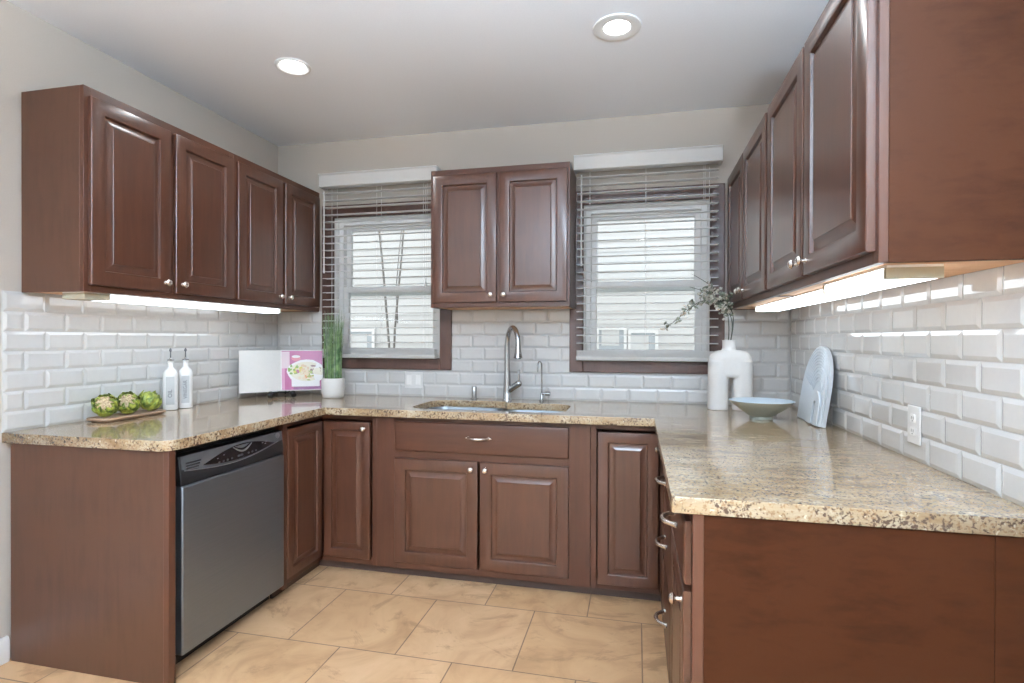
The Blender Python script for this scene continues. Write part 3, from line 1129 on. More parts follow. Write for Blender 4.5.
r = empty('water_tap', (1.890, -0.085, ZC), 0, 'small thin filtered-water tap right of the tall faucet', 'faucet')
b = MB()
b.lathe([(0.014, 0), (0.014, 0.006), (0.009, 0.012), (0.007, 0.05)], M_CHROME, (0, 0, 0), 14)
pts = [(0, 0, 0.04), (0, 0, 0.12), (0, 0, 0.195)]
for k in range(1, 11):
    a = PI - PI * k / 10
    q = 0.016 + 0.016 * math.cos(a)
    pts.append((-q * 0.5, -q * 1.6, 0.212 + 0.030 * math.sin(a)))
pts.append((-0.016, -0.0515, 0.180))
b.tube(pts, 0.0048, M_CHROME, 10)
b.build('spout', r)
b = MB()
b.tube([(0.006, 0, 0.045), (0.026, 0, 0.046)], 0.006, M_CHROME, 10)
b.tube([(0.024, 0, 0.046), (0.052, -0.002, 0.046)], 0.0125, M_CHROME, 12)
b.build('valve_handle', r)

r = empty('air_gap', (1.112, -0.075, ZC), 0, 'short chrome cylinder standing on the worktop behind the left sink bowl', 'sink fitting')
r.location = (1.462, -0.085, ZC)
MB().lathe([(0.021, 0), (0.021, 0.006), (0.016, 0.010), (0.016, 0.075), (0.014, 0.080), (0.002, 0.082)], M_CHROME, (0, 0, 0), 20).build('chrome_cap', r)

# ------------------------------------------------------------------ dishwasher
r = empty('dishwasher', (0.700, -1.640, 0), PI / 2, 'stainless steel dishwasher under the granite beside the brown end panel', 'dishwasher')
DW0, DW1 = 0.022, 0.640
b = MB()
b.box(0.012, 0.640, -0.010, 0.60, 0.05, 0.872, M_GAP)
b.box(0.012, 0.640, 0.02, 0.06, 0.0, 0.05, M_GAP)
b.build('tub', r)
yd = -0.0105
b = MB()
b.box(DW0, DW1, yd - 0.055, yd, 0.075, 0.722, M_STEEL)
b.build('door_panel', r, bev=0.006, seg=3)
b = MB()
b.prism([(yd - 0.050, 0.724), (yd - 0.050, 0.755), (yd - 0.040, 0.838), (yd - 0.012, 0.842), (yd, 0.842), (yd, 0.724)], DW0 - 0.004, DW1, M_BLACK, 'yz')
cp = b.build('control_panel', r, bev=0.002)


def cpy(z):         # slope of the control face
    return yd - 0.050 if z < 0.755 else yd - 0.050 + 0.010 * (z - 0.755) / 0.083


M_DWGREY = plain('dishwasher_grey', (0.17, 0.17, 0.18), 0.35, 0.6)
M_GLOSSB = plain('gloss_black', (0.006, 0.006, 0.007), 0.08, coat=0.6)
M_SILVER = plain('silver_rim', (0.42, 0.42, 0.43), 0.3, 0.8)


def sheet(b, poly, off, mat):
    """flat decor following the control face, poly in (x, z)"""
    n = len(poly)
    vs = [(x, cpy(z) - off, z) for x, z in poly] + [(x, cpy(z) + 0.001, z) for x, z in poly]
    fs = [list(range(n)), [n + i for i in range(n)][::-1]]
    for i in range(n):
        j = (i + 1) % n
        fs.append([i, n + i, n + j, j])
    b.add(vs, fs, mat)


XA, XB = DW0 + 0.004, DW1 - 0.004


def gx(t):
    return XA + (XB - XA) * t


g1 = [(gx(0), 0.836), (gx(0), 0.790)]
for k in range(17):
    t = k / 16
    base = 0.786 + (0.795 - 0.786) * t
    g1.append((gx(t), base - 0.034 * math.sin(PI * t) ** 1.1 if 0 < t < 1 else base))
g1 += [(gx(1), 0.836)]
b = MB()
sheet(b, g1, 0.0015, M_DWGREY)
b.build('grey_fascia', cp)['label'] = 'grey fascia with curved lower edge'
lens = []
for k in range(17):
    t = k / 16
    lens.append((gx(0.17 + 0.73 * t), 0.782 + 0.010 * t + 0.040 * math.sin(PI * t)))
for k in range(1, 16):
    t = 1 - k / 16
    lens.append((gx(0.17 + 0.73 * t), 0.782 + 0.010 * t - 0.022 * math.sin(PI * t)))
b = MB()
sheet(b, lens, 0.003, M_GLOSSB)
b.build('display_lens', cp)['label'] = 'black lens shaped display'
b = MB()
rim = [(gx(0.02 + 0.92 * k / 20), 0.781 + 0.012 * k / 20 - 0.029 * math.sin(PI * k / 20)) for k in range(21)]
b.tube([(x, cpy(z) - 0.0025, z) for x, z in rim], 0.0022, M_SILVER, 6)
for i in range(3):
    z = 0.806 - i * 0.010
    b.tube([(gx(0.035), cpy(z) - 0.0025, z), (gx(0.155 - 0.012 * i), cpy(z) - 0.0025, z)], 0.0030, M_GAP, 6)
    b.tube([(gx(0.035), cpy(z) - 0.0030, z - 0.005), (gx(0.150 - 0.012 * i), cpy(z) - 0.0030, z - 0.005)], 0.0012, M_SILVER, 6)
b.build('rim_and_vents', cp)
b = MB()
cres = [(gx(0.45 + 0.19 * k / 12), 0.820 - 0.024 * math.sin(PI * k / 12)) for k in range(13)]
b.tube([(x, cpy(z) - 0.005, z) for x, z in cres], [0.0015 + 0.0025 * math.sin(PI * k / 12) for k in range(13)], M_SILVER, 8)
po2 = [(gx(0.47 + 0.15 * k / 10), 0.822 - 0.013 * math.sin(PI * k / 10)) for k in range(11)]
sheet(b, po2, 0.0042, M_DWGREY)
b.build('pocket_handle', cp)
b = MB()
for i, t in enumerate((0.31, 0.35, 0.39, 0.43, 0.50, 0.53, 0.60, 0.64, 0.68)):
    z = 0.777 + 0.004 * i / 8 - (0.002 if t < 0.5 else 0)
    w = 0.006 if i not in (4, 5) else 0.009
    MB().ellipsoid((gx(t), cpy(z) - 0.0036, z), (w, 0.0012, 0.0042), M_DWGREY, None, 8, 6).build('button', cp)
b = MB()
for t, z in ((0.30, 0.792), (0.36, 0.800), (0.76, 0.806), (0.79, 0.800), (0.80, 0.809)):
    MB().ellipsoid((gx(t), cpy(z) - 0.0036, z), (0.005, 0.0008, 0.0018), M_SILVER, None, 8, 6).build('indicator_mark', cp)
b = MB()
b.lathe([(0.0135, 0), (0.0135, -0.003), (0.010, -0.0042), (0.001, -0.0045)], M_SILVER, (gx(0.945), cpy(0.822) - 0.001, 0.820), 18, 'y')
b.build('round_badge', cp)['label'] = 'round silver badge'

# ------------------------------------------------------------------ lights


def under_light(loc, size, label, cap_side, cap=0.1):
    """box fixture under a wall cabinet: housing, end cap, glowing diffuser; loc = centre of top"""
    x, y, z = loc
    sx, sy, sz = size
    r = empty('under_cabinet_light', loc, 0, label, 'lamp', 'fluorescent fixtures under the wall cabinets')
    MB().box(-sx / 2, sx / 2, -sy / 2, sy / 2, -0.006, 0, M_VINYL).build('housing', r)
    MB().box(-sx / 2, sx / 2, -sy / 2 + cap, sy / 2 - 0.012, -sz, -0.006, M_DIFF).build('diffuser', r, bev=0.004)
    M = plain('almond_plastic', (0.42, 0.38, 0.28), 0.5)
    MB().box(-sx / 2 - 0.001, sx / 2 + 0.001, -sy / 2, -sy / 2 + cap, -sz, -0.006, M).build('end_cap', r)
    MB().box(-sx / 2 - 0.001, sx / 2 + 0.001, sy / 2 - 0.012, sy / 2, -sz, -0.006, M).build('end_cap', r)
    return r


under_light((0.245, -1.000, ZUL + 0.0025), (0.11, 1.24, 0.030), 'long lit fluorescent fixture under the left-wall cabinets, over the bottles', -1, 0.11)
under_light((3.075, -1.720, ZUR + 0.0025), (0.115, 0.44, 0.032), 'lit fixture with almond end cap above the wall outlet', -1, 0.014)
under_light((3.110, -0.890, ZUR + 0.0025), (0.11, 1.16, 0.028), 'lit fixture under the right-wall cabinets, above the pale blue arched board', -1, 0.012)


def ceiling_light(x, y, label=None, rad=0.062, group=None, flare=0.022):
    r = empty('ceiling_light', (x, y, H), 0, label, 'ceiling light', group)
    b = MB()
    b.lathe([(rad + flare, -0.0005), (rad + flare - 0.001, -0.006), (rad + flare * 0.6, -0.009), (rad, -0.004), (rad - 0.002, -0.0008)], M_WHITE, (0, 0, 0), 36, cap=False)
    b.build('trim_ring', r)
    MB().lathe([(rad - 0.003, -0.0030), (rad * 0.8, -0.0060), (rad * 0.4, -0.0080), (0.001, -0.0086)], M_LENS, (0, 0, 0), 32, cap=True).build('lens', r)
    l = bpy.data.lights.new('bulb', 'AREA')
    l.shape = 'DISK'
    l.size = rad * 1.8
    l.energy = LAMP_W
    l.color = (0.90, 0.96, 1.0)
    lo = bpy.data.objects.new('bulb', l)
    COL.objects.link(lo)
    lo.parent = r
    lo.location = (0, 0, -0.012)
    return r


ceiling_light(0.795, -0.976, 'lit recessed light in the ceiling above the dishwasher')
ceiling_light(2.366, -0.970, 'bright recessed light in the ceiling toward the right-wall cabinets, glowing widely', 0.058, None, 0.045)
ceiling_light(0.85, -3.4, 'added fill light in the ceiling, unseen behind the camera', group='added fill lights behind the camera')  # this and the next are unseen lamps added to brighten the room
ceiling_light(2.50, -4.0, 'added fill light in the ceiling, unseen behind the camera', group='added fill lights behind the camera')


def uplighter(x, y, label):  # unseen lamp added to throw light onto the ceiling
    r = empty('added_uplight', (x, y, 0), 0, label, 'added light', 'added uplights behind the camera')
    MB().lathe([(0.15, 0), (0.15, 0.015), (0.03, 0.03), (0.012, 0.04), (0.012, 1.66)], M_NICKEL, (0, 0, 0), 24).build('stand', r, ang=50)
    MB().lathe([(0.012, 1.655), (0.06, 1.66), (0.15, 1.70), (0.20, 1.76), (0.205, 1.765), (0.197, 1.765), (0.145, 1.71), (0.01, 1.68)], M_WHITE, (0, 0, 0), 32, cap=False).build('bowl_shade', r, ang=50)
    l = bpy.data.lights.new('uplight_bulb', 'AREA')
    l.shape = 'DISK'
    l.size = 0.22
    l.energy = UP_W
    l.color = (0.68, 0.85, 1.0)
    lo = bpy.data.objects.new('uplight_bulb', l)
    COL.objects.link(lo)
    lo.parent = r
    lo.location = (0, 0, 1.722)
    lo.rotation_euler = (PI, 0, 0)


uplighter(2.90, -3.95, 'added uplight, unseen behind the camera by the right wall')
uplighter(2.30, -5.10, 'added uplight, unseen behind the camera near the rear opening')

# ------------------------------------------------------------------ outlets


def plate(name, loc, rotz, w, h, label, kind):
    r = empty(name, loc, rotz, label, 'wall outlet' if kind == 'outlet' else 'light switch')
    MB().box(-w / 2, w / 2, -0.006, 0, -h / 2, h / 2, M_WHITE).build('cover_plate', r, bev=0.0025)
    if kind == 'outlet':
        for z in (-0.020, 0.020):
            b = MB()
            b.prism(round_poly([(-0.016, z - 0.013), (0.016, z - 0.013), (0.016, z + 0.013), (-0.016, z + 0.013)], [0.006] * 4, 4), -0.0085, -0.0061, M_VINYL, 'xz')
            for x in (-0.006, 0.006):
                b.box(x - 0.001, x + 0.001, -0.0088, -0.0080, z - 0.003, z + 0.006, M_GAP)
            b.lathe([(0.002, 0), (0.002, -0.0004)], M_GAP, (0, -0.0085, z - 0.008), 8, 'y')
            b.build('receptacle', r)
    else:
        for x in (-w / 4, w / 4):
            MB().prism([(-0.0062, -0.033), (-0.0105, -0.030), (-0.0075, 0.033), (-0.0062, 0.033)], x - 0.016, x + 0.016, M_VINYL, 'yz').build('rocker', r, bev=0.001)
    return r


plate('switch_plate', (1.025, -0.0094, 1.020), 0, 0.128, 0.108, 'white double switch plate on the tiles below the window casing', 'switch')
plate('wall_outlet', (RW - 0.0094, -1.430, 1.027), -PI / 2, 0.078, 0.118, 'white double socket on the tiled wall over the right worktop', 'outlet')

# ------------------------------------------------------------------ things on the worktop
# wooden tray and three artichokes
TX, TY = 0.100, -1.245
r = tag(MB().prism(round_poly([(-0.055, -0.155), (0.055, -0.155), (0.055, 0.155), (-0.055, 0.155)], [0.035] * 4, 6), 0, 0.008, M_BOARD)
        .prism(round_poly([(-0.066, -0.172), (0.066, -0.172), (0.066, 0.172), (-0.066, 0.172)], [0.042] * 4, 6), 0.008, 0.018, M_BOARD)
        .build('serving_tray', None, 0.003, loc=(TX, TY, ZC)), 'narrow wooden tray carrying three artichokes on the left worktop', 'tray')


def artichoke(y, lean, label, open_=True, seed=1):
    rnd = random.Random(seed)
    r = empty('artichoke', (TX, y, ZC + 0.0185), 0, label, 'artichoke', 'artichokes on the wooden tray')
    ax = Vector(lean).normalized()          # the bud axis leans so the cut top shows
    q = Vector((0, 0, 1)).rotation_difference(ax).to_matrix()
    c = Vector((0, 0, 0.058))
    MB().ellipsoid(tuple(c), (0.040, 0.040, 0.038), M_ARTI, q).build('bud', r)
    if open_:
        h = MB()
        h.ellipsoid(tuple(c + q @ Vector((0, 0, 0.020))), (0.036, 0.036, 0.028), M_ARTI_IN, q, 16, 10)
        for k in range(70):
            a, w = rnd.uniform(0, 2 * PI), math.sqrt(rnd.random())
            p = c + q @ Vector((0.033 * w * math.cos(a), 0.033 * w * math.sin(a), 0.020 + 0.027 * math.sqrt(max(0, 1 - w * w * 0.85))))
            h.ellipsoid(tuple(p), (0.0032, 0.0032, 0.0055), M_ARTI_IN, q, 6, 4)
        h.build('heart', r)['label'] = 'tan cut heart'
    b = MB()
    # (start latitude, radius, length, half width, flare, count)
    rows = [(-0.95, 0.043, 0.050, 0.020, 0.010, 7), (-0.55, 0.047, 0.052, 0.021, 0.014, 8), (-0.15, 0.046, 0.050, 0.020, 0.014, 8), (0.15, 0.042, 0.046, 0.018, 0.012, 7)]
    if not open_:
        rows += [(0.40, 0.043, 0.046, 0.019, 0.002, 7), (0.70, 0.040, 0.044, 0.017, 0.0, 5)]
    for ri, (lat, R0, L0, W0, fl, n) in enumerate(rows):
        for k in range(n):
            a = 2 * PI * (k + 0.5 * (ri % 2)) / n + rnd.uniform(-0.12, 0.12)
            L, wd_, fl_ = L0 * rnd.uniform(0.88, 1.12), W0 * rnd.uniform(0.9, 1.1), fl * rnd.uniform(0.5, 1.4)
            U, V = 6, 4
            vs, fs = [], []
            er = Vector((math.cos(a), math.sin(a), 0))
            et = Vector((-math.sin(a), math.cos(a), 0))
            for i in range(U + 1):
                t = i / U
                la = lat + t * L / R0
                rr = R0 + fl_ * t * t + 0.004 * math.sin(PI * t)
                mid = er * (rr * math.cos(la)) + Vector((0, 0, rr * math.sin(la)))
                nrm = er * math.cos(la) + Vector((0, 0, math.sin(la)))
                ww = wd_ * (0.62 + 0.38 * math.sin(PI * min(1, t * 1.4))) * (1 - t ** 3) + 0.0008
                for j in range(V + 1):
                    w = -1 + 2 * j / V
                    p = mid + et * (ww * w) - nrm * (0.010 * w * w * (ww / 0.02))
                    vs.append(p)
            nv = len(vs)
            vs += [p - p.normalized() * 0.0024 for p in vs]
            vs = [tuple(c + q @ p) for p in vs]
            for i in range(U):
                for j in range(V):
                    w0 = i * (V + 1) + j
                    fs.append([w0, w0 + 1, w0 + V + 2, w0 + V + 1])
                    fs.append([nv + w0, nv + w0 + V + 1, nv + w0 + V + 2, nv + w0 + 1])
            rim = [j for j in range(V + 1)] + [i * (V + 1) + V for i in range(1, U + 1)] + [U * (V + 1) + j for j in range(V - 1, -1, -1)] + [i * (V + 1) for i in range(U - 1, 0, -1)]
            for i in range(len(rim)):
                i2 = rim[(i + 1) % len(rim)]
                fs.append([rim[i], nv + rim[i], nv + i2, i2])
            b.add(vs, fs, M_ARTI)
    b.build('bracts', r, ang=60)
    zmin = min((o.matrix_basis @ v.co).z for o in r.children for v in o.data.vertices)
    r.location.z -= zmin
    return r


artichoke(TY - 0.114, (0.62, -0.70, 0.40), 'cut artichoke on the tray end away from the white bottles', True, 3)
artichoke(TY - 0.002, (0.58, -0.66, 0.48), 'cut artichoke in the middle of the wooden tray', True, 5)
artichoke(TY + 0.112, (0.55, 0.10, 0.80), 'whole bright green artichoke on the tray beside the white bottles', False, 8)


def text_mesh(txt, size, depth, mat, name, parent, loc, rot):
    c = bpy.data.curves.new(name, 'FONT')
    c.body = txt
    c.size = size
    c.extrude = depth
    c.align_x = 'CENTER'
    c.align_y = 'CENTER'
    o = bpy.data.objects.new('tmp', c)
    COL.objects.link(o)
    bpy.context.view_layer.update()
    dg = bpy.context.evaluated_depsgraph_get()
    me = bpy.data.meshes.new_from_object(o.evaluated_get(dg))
    bpy.data.objects.remove(o)
    me.materials.clear()
    me.materials.append(mat)
    t = bpy.data.objects.new(name, me)
    COL.objects.link(t)
    t.parent = parent
    t.location = loc
    t.rotation_euler = rot
    return t


def bottle(x, y, txt, label):
    r = empty('cruet_bottle', (x, y, ZC), math.radians(42), label, 'bottle', 'white oil and vinegar bottles')
    # square ceramic body with rounded shoulders, faces turned to the room
    b = MB()
    sec = [(0.031, 0.0), (0.035, 0.003), (0.035, 0.172), (0.034, 0.192), (0.028, 0.208), (0.018, 0.218), (0.0135, 0.225), (0.0125, 0.248), (0.015, 0.250), (0.015, 0.256), (0.011, 0.258)]
    n = 40
    vs, fs = [], []
    for r_, z in sec:
        p = 3.2 if r_ > 0.029 else (2.6 if r_ > 0.02 else 2.0)
        for k in range(n):
            a = 2 * PI * k / n
            cx, sx = math.cos(a), math.sin(a)
            d = (abs(cx) ** p + abs(sx) ** p) ** (1 / p)
            vs.append((r_ * cx / d, r_ * sx / d, z))
    for i in range(len(sec) - 1):
        for k in range(n):
            k2 = (k + 1) % n
            fs.append([i * n + k, i * n + k2, (i + 1) * n + k2, (i + 1) * n + k])
    fs.append(list(range(n))[::-1])
    fs.append([(len(sec) - 1) * n + k for k in range(n)])
    b.add(vs, fs, M_CERAMIC2)
    body = b.build('bottle_body', r, ang=50)
    la = MB()
    la.box(-0.019, 0.019, -0.0360, -0.0328, 0.030, 0.176, plain('pale_grey_label', (0.52, 0.53, 0.54), 0.6))
    lb = la.build('label', body)
    text_mesh(txt, 0.027 if txt == 'OIL' else 0.024, 0.0003, M_INK, 'lettering', body, (0, -0.0363, 0.088 if txt == 'OIL' else 0.102), (PI / 2, -PI / 2, 0))
    p = MB()
    p.lathe([(0.010, 0.2585), (0.0165, 0.2600), (0.0165, 0.2650), (0.007, 0.2680), (0.0045, 0.2730)], M_CHROME, (0, 0, 0), 16)
    p.tube([(0, 0, 0.2710), (0.0, -0.002, 0.2960), (0.0, -0.006, 0.3120)], [0.0035, 0.0030, 0.0028], M_INK, 8)
    p.lathe([(0.0035, 0.3060), (0.0065, 0.3100), (0.0055, 0.3180), (0.001, 0.3260)], M_INK, (0, -0.006, 0), 10)
    p.build('pourer', r)
    return r


bottle(0.058, -0.962, 'OIL', 'white oil bottle with dark pourer, next to the artichokes')
bottle(0.066, -0.872, 'VINEGAR', 'white vinegar bottle with dark pourer, on the cookbook side of the pair')

# open cookbook on a stand
BK = (0.215, -0.265)
BR = math.radians(42.7)
r = empty('book_stand', (BK[0], BK[1], ZC), BR, 'dark easel stand with black feet under the open cookbook', 'book stand')
b = MB()
for s in (-1, 1):
    b.tube([(s * 0.070, -0.070, 0.012), (s * 0.066, -0.052, 0.026), (s * 0.060, -0.028, 0.027)], [0.016, 0.018, 0.010], M_BLACK, 10)
    b.tube([(s * 0.060, -0.03, 0.026), (s * 0.055, 0.02, 0.026), (s * 0.05, 0.085, 0.20)], 0.005, M_BLACK, 8)
    b.tube([(s * 0.05, 0.075, 0.17), (s * 0.045, 0.135, 0.005)], 0.005, M_BLACK, 8)
b.tube([(-0.055, 0.02, 0.026), (0.055, 0.02, 0.026)], 0.005, M_BLACK, 8)
zmin = min(v[2] for v in b.v)
b.v = [(v[0], v[1], v[2] - zmin) for v in b.v]
b.build('easel', r)
r = empty('cookbook', (BK[0], BK[1], ZC + 0.040), BR, 'open cookbook leaning in the corner, blank page and magenta page with salad photo', 'book')
TILT = 0.10
M_MAG = plain('magenta_print', (0.34, 0.085, 0.20), 0.35)
M_MAGD = plain('dark_magenta_print', (0.16, 0.035, 0.11), 0.35)
HB = 0.262


def page_pt(end, t, z):
    """page surface point: bellied from the spine (t 0) to the free edge (t 1)"""
    x, y = end[0] * t, end[1] * t
    n = Vector((-end[1], end[0]))
    n.normalize()
    if n.y > 0:
        n = -n
    bl = 0.010 * math.sin(PI * min(1, t * 1.15)) if t < 0.87 else 0
    return Vector((x + n.x * bl, y + n.y * bl + z * TILT, z))


for nm, end, lab in (('left_page', (-0.245, -0.066), 'blank white page'), ('right_page', (0.250, -0.068), 'magenta page with a salad photo')):
    b = MB()
    vs, fs = [], []
    N = 10
    for layer in (0, 1):
        for zi in (0.0, HB):
            for k in range(N + 1):
                p = page_pt(end, k / N, zi)
                p.y += 0.012 * layer
                vs.append(tuple(p))
    w = N + 1
    for k in range(N):
        fs.append([k, k + 1, w + k + 1, w + k])
        fs.append([2 * w + k, 3 * w + k, 3 * w + k + 1, 2 * w + k + 1])
        fs.append([k, 2 * w + k, 2 * w + k + 1, k + 1])
        fs.append([w + k, w + k + 1, 3 * w + k + 1, 3 * w + k])
    fs.append([0, w, 3 * w, 2 * w])
    fs.append([N, 2 * w + N, 3 * w + N, w + N])
    b.add(vs, fs, M_PAPER)
    pg = b.build('page', r)
    pg['label'] = lab
    if end[0] > 0:
        pr = MB()

        def P(t, s, off):
            p = page_pt(end, t, s * HB)
            p.y -= off
            p.x -= off * 0.25
            return tuple(p)

        def patch(t0, t1, s0, s1, off, mat, n=8):
            vs = [P(t0 + (t1 - t0) * k / n, s0, off) for k in range(n + 1)] + [P(t0 + (t1 - t0) * k / n, s1, off) for k in range(n + 1)]
            pr.add(vs, [[k, k + 1, n + 2 + k, n + 1 + k] for k in range(n)], mat)

        def disc(tc_, sc_, rt, rs, off, mat, n=20, wob=0.0, seed=0):
            rd = random.Random(seed)
            vs = [P(tc_, sc_, off)]
            for k in range(n):
                a = 2 * PI * k / n
                w_ = 1 + wob * rd.uniform(-1, 1)
                vs.append(P(min(0.995, tc_ + rt * w_ * math.cos(a)), sc_ + rs * w_ * math.sin(a), off))
            pr.add(vs, [[0, 1 + k, 1 + (k + 1) % n] for k in range(n)], mat)
        patch(0.03, 0.995, 0.02, 0.98, 0.0010, M_MAG)
        patch(0.30, 0.995, 0.03, 0.10, 0.0016, M_MAGD)
        M_PLATE = plain('printed_white', (0.80, 0.79, 0.80), 0.35)
        patch(0.03, 0.22, 0.55, 0.96, 0.0016, plain('printed_pale_pink', (0.62, 0.50, 0.55), 0.35))
        patch(0.03, 0.10, 0.02, 0.55, 0.0016, plain('printed_pink', (0.55, 0.28, 0.42), 0.35))
        patch(0.26, 0.92, 0.10, 0.30, 0.0018, M_PLATE)
        disc(0.37, 0.80, 0.11, 0.07, 0.0020, plain('printed_rose', (0.55, 0.18, 0.22), 0.35))
        disc(0.37, 0.84, 0.10, 0.035, 0.0024, M_PLATE)
        disc(0.62, 0.46, 0.47, 0.30, 0.0026, M_PLATE, 20, 0.05, 2)
        disc(0.62, 0.47, 0.40, 0.24, 0.0030, plain('printed_cream', (0.70, 0.66, 0.55), 0.35))
        cols = [((0.16, 0.27, 0.04), 7, 0.30, 0.50), ((0.55, 0.45, 0.06), 5, 0.40, 0.47), ((0.62, 0.44, 0.30), 10, 0.58, 0.50), ((0.62, 0.27, 0.12), 5, 0.62, 0.42),
                ((0.14, 0.04, 0.05), 9, 0.82, 0.50), ((0.30, 0.36, 0.10), 6, 0.72, 0.36), ((0.70, 0.58, 0.42), 8, 0.55, 0.40)]
        rd = random.Random(4)
        oo = 0.0034
        for ci, (c_, n_, t_, s_) in enumerate(cols):
            mm = plain('printed_food', c_, 0.35)
            for k in range(n_):
                disc(min(0.93, t_ + rd.uniform(-0.10, 0.10)), s_ + rd.uniform(-0.10, 0.12), rd.uniform(0.025, 0.055), rd.uniform(0.02, 0.05), oo, mm, 9, 0.3, rd.randint(0, 999))
                oo += 0.00002
        pr.build('printed_photo', pg)

# potted grass
r = empty('potted_grass', (0.560, -0.215, ZC), 0, 'tall green artificial grass in a white pot before the window', 'potted plant')
b = MB()
b.lathe([(0.058, 0), (0.064, 0.004), (0.070, 0.03), (0.072, 0.080), (0.070, 0.120), (0.066, 0.126), (0.063, 0.120), (0.062, 0.112)], M_CERAMIC, (0, 0, 0), 32, cap=True)
b.build('pot', r, ang=50)
b = MB()
rnd = random.Random(11)
for k in range(170):
    a = rnd.uniform(0, 2 * PI)
    s = math.sqrt(rnd.random()) * 0.050
    x, y = s * math.cos(a), s * math.sin(a)
    h = rnd.uniform(0.25, 0.42) if k % 3 else rnd.uniform(0.36, 0.47)
    lean = rnd.uniform(0.0, 0.036)
    la = a + rnd.uniform(-0.7, 0.7)
    w = rnd.uniform(0.0020, 0.0036)
    yaw = rnd.uniform(0, PI)
    vs, fs = [], []
    for i in range(6):
        t = i / 5
        px = x + lean * t * t * math.cos(la)
        py = y + lean * t * t * math.sin(la)
        pz = 0.105 + h * t
        ww = w * (1 - t ** 2.5) + 0.0003
        for sd, th in ((-1, -0.0004), (1, -0.0004), (1, 0.0004), (-1, 0.0004)):
            vs.append((px + ww * sd * math.cos(yaw) - th * math.sin(yaw), py + ww * sd * math.sin(yaw) + th * math.cos(yaw), pz))
    for i in range(5):
        for j in range(4):
            j2 = (j + 1) % 4
            fs.append([i * 4 + j, i * 4 + j2, i * 4 + 4 + j2, i * 4 + 4 + j])
    b.add(vs, fs, M_GRASS if rnd.random() < 0.75 else M_GRASS2)
b.lathe([(0.0615, 0.108), (0.0300, 0.109), (0.001, 0.109)], M_TOE, (0, 0, 0), 20)
b.build('grass_blades', r)

# white arch vase
VX, VY = 2.945, -0.235
r = empty('arch_vase', (VX, VY, ZC), math.radians(6), 'matt white arch-shaped ceramic vase standing behind the shallow bowl', 'vase')
hv = 0.318
b = MB()
for sx in (-1, 1):          # the two legs, oval in section
    vs, fs = [], []
    N, zs = 28, [0.0, 0.10, 0.20, 0.262]
    for z in zs:
        k_ = 1.0 - 0.03 * z / 0.26
        for k in range(N):
            a = 2 * PI * k / N
            vs.append((sx * 0.0640 * k_ + 0.0525 * k_ * math.copysign(abs(math.cos(a)) ** 0.8, math.cos(a)), 0.050 * math.copysign(abs(math.sin(a)) ** 0.8, math.sin(a)), z))
    for l in range(len(zs) - 1):
        for k in range(N):
            k2 = (k + 1) % N
            fs.append([l * N + k, l * N + k2, (l + 1) * N + k2, (l + 1) * N + k])
    fs += [list(range(N))[::-1], [(len(zs) - 1) * N + k for k in range(N)]]
    b.add(vs, fs, M_CERAMIC)
vs, fs = [], []             # shoulders joining them
N = 40
prof = [(0.060, 0.172, 0.6), (0.100, 0.176, 0.9), (0.1125, 0.190, 1.0), (0.112, 0.255, 1.0), (0.109, 0.284, 0.99), (0.099, 0.303, 0.94), (0.078, 0.315, 0.82), (0.045, 0.321, 0.6)]
for wx, z, wy in prof:
    for k in range(N):
        a = 2 * PI * k / N
        vs.append((wx * math.copysign(abs(math.cos(a)) ** 0.75, math.cos(a)), 0.050 * wy * math.copysign(abs(math.sin(a)) ** 0.75, math.sin(a)), z))
for l in range(len(prof) - 1):
    for k in range(N):
        k2 = (k + 1) % N
        fs.append([l * N + k, l * N + k2, (l + 1) * N + k2, (l + 1) * N + k])
fs += [list(range(N))[::-1], [(len(prof) - 1) * N + k for k in range(N)]]
b.add(vs, fs, M_CERAMIC)
vo = b.build('vase_body', r)
md = vo.modifiers.new('fuse', 'REMESH')
md.mode = 'VOXEL'
md.voxel_size = 0.004
md.use_smooth_shade = True
md = vo.modifiers.new('soften', 'SMOOTH')
md.factor = 0.5
md.iterations = 5
b = MB()
b.lathe([(0.046, hv - 0.004), (0.037, hv + 0.006), (0.034, hv + 0.016), (0.034, hv + 0.052), (0.036, hv + 0.056), (0.031, hv + 0.057), (0.028, hv + 0.050), (0.028, hv + 0.01)], M_CERAMIC, (-0.006, 0, 0), 28, cap=False)
b.build('neck', r, ang=50)

# blossoming branches in the vase: three sprays, one thing each
VT = Vector((VX - 0.006, VY, ZC + hv + 0.01))


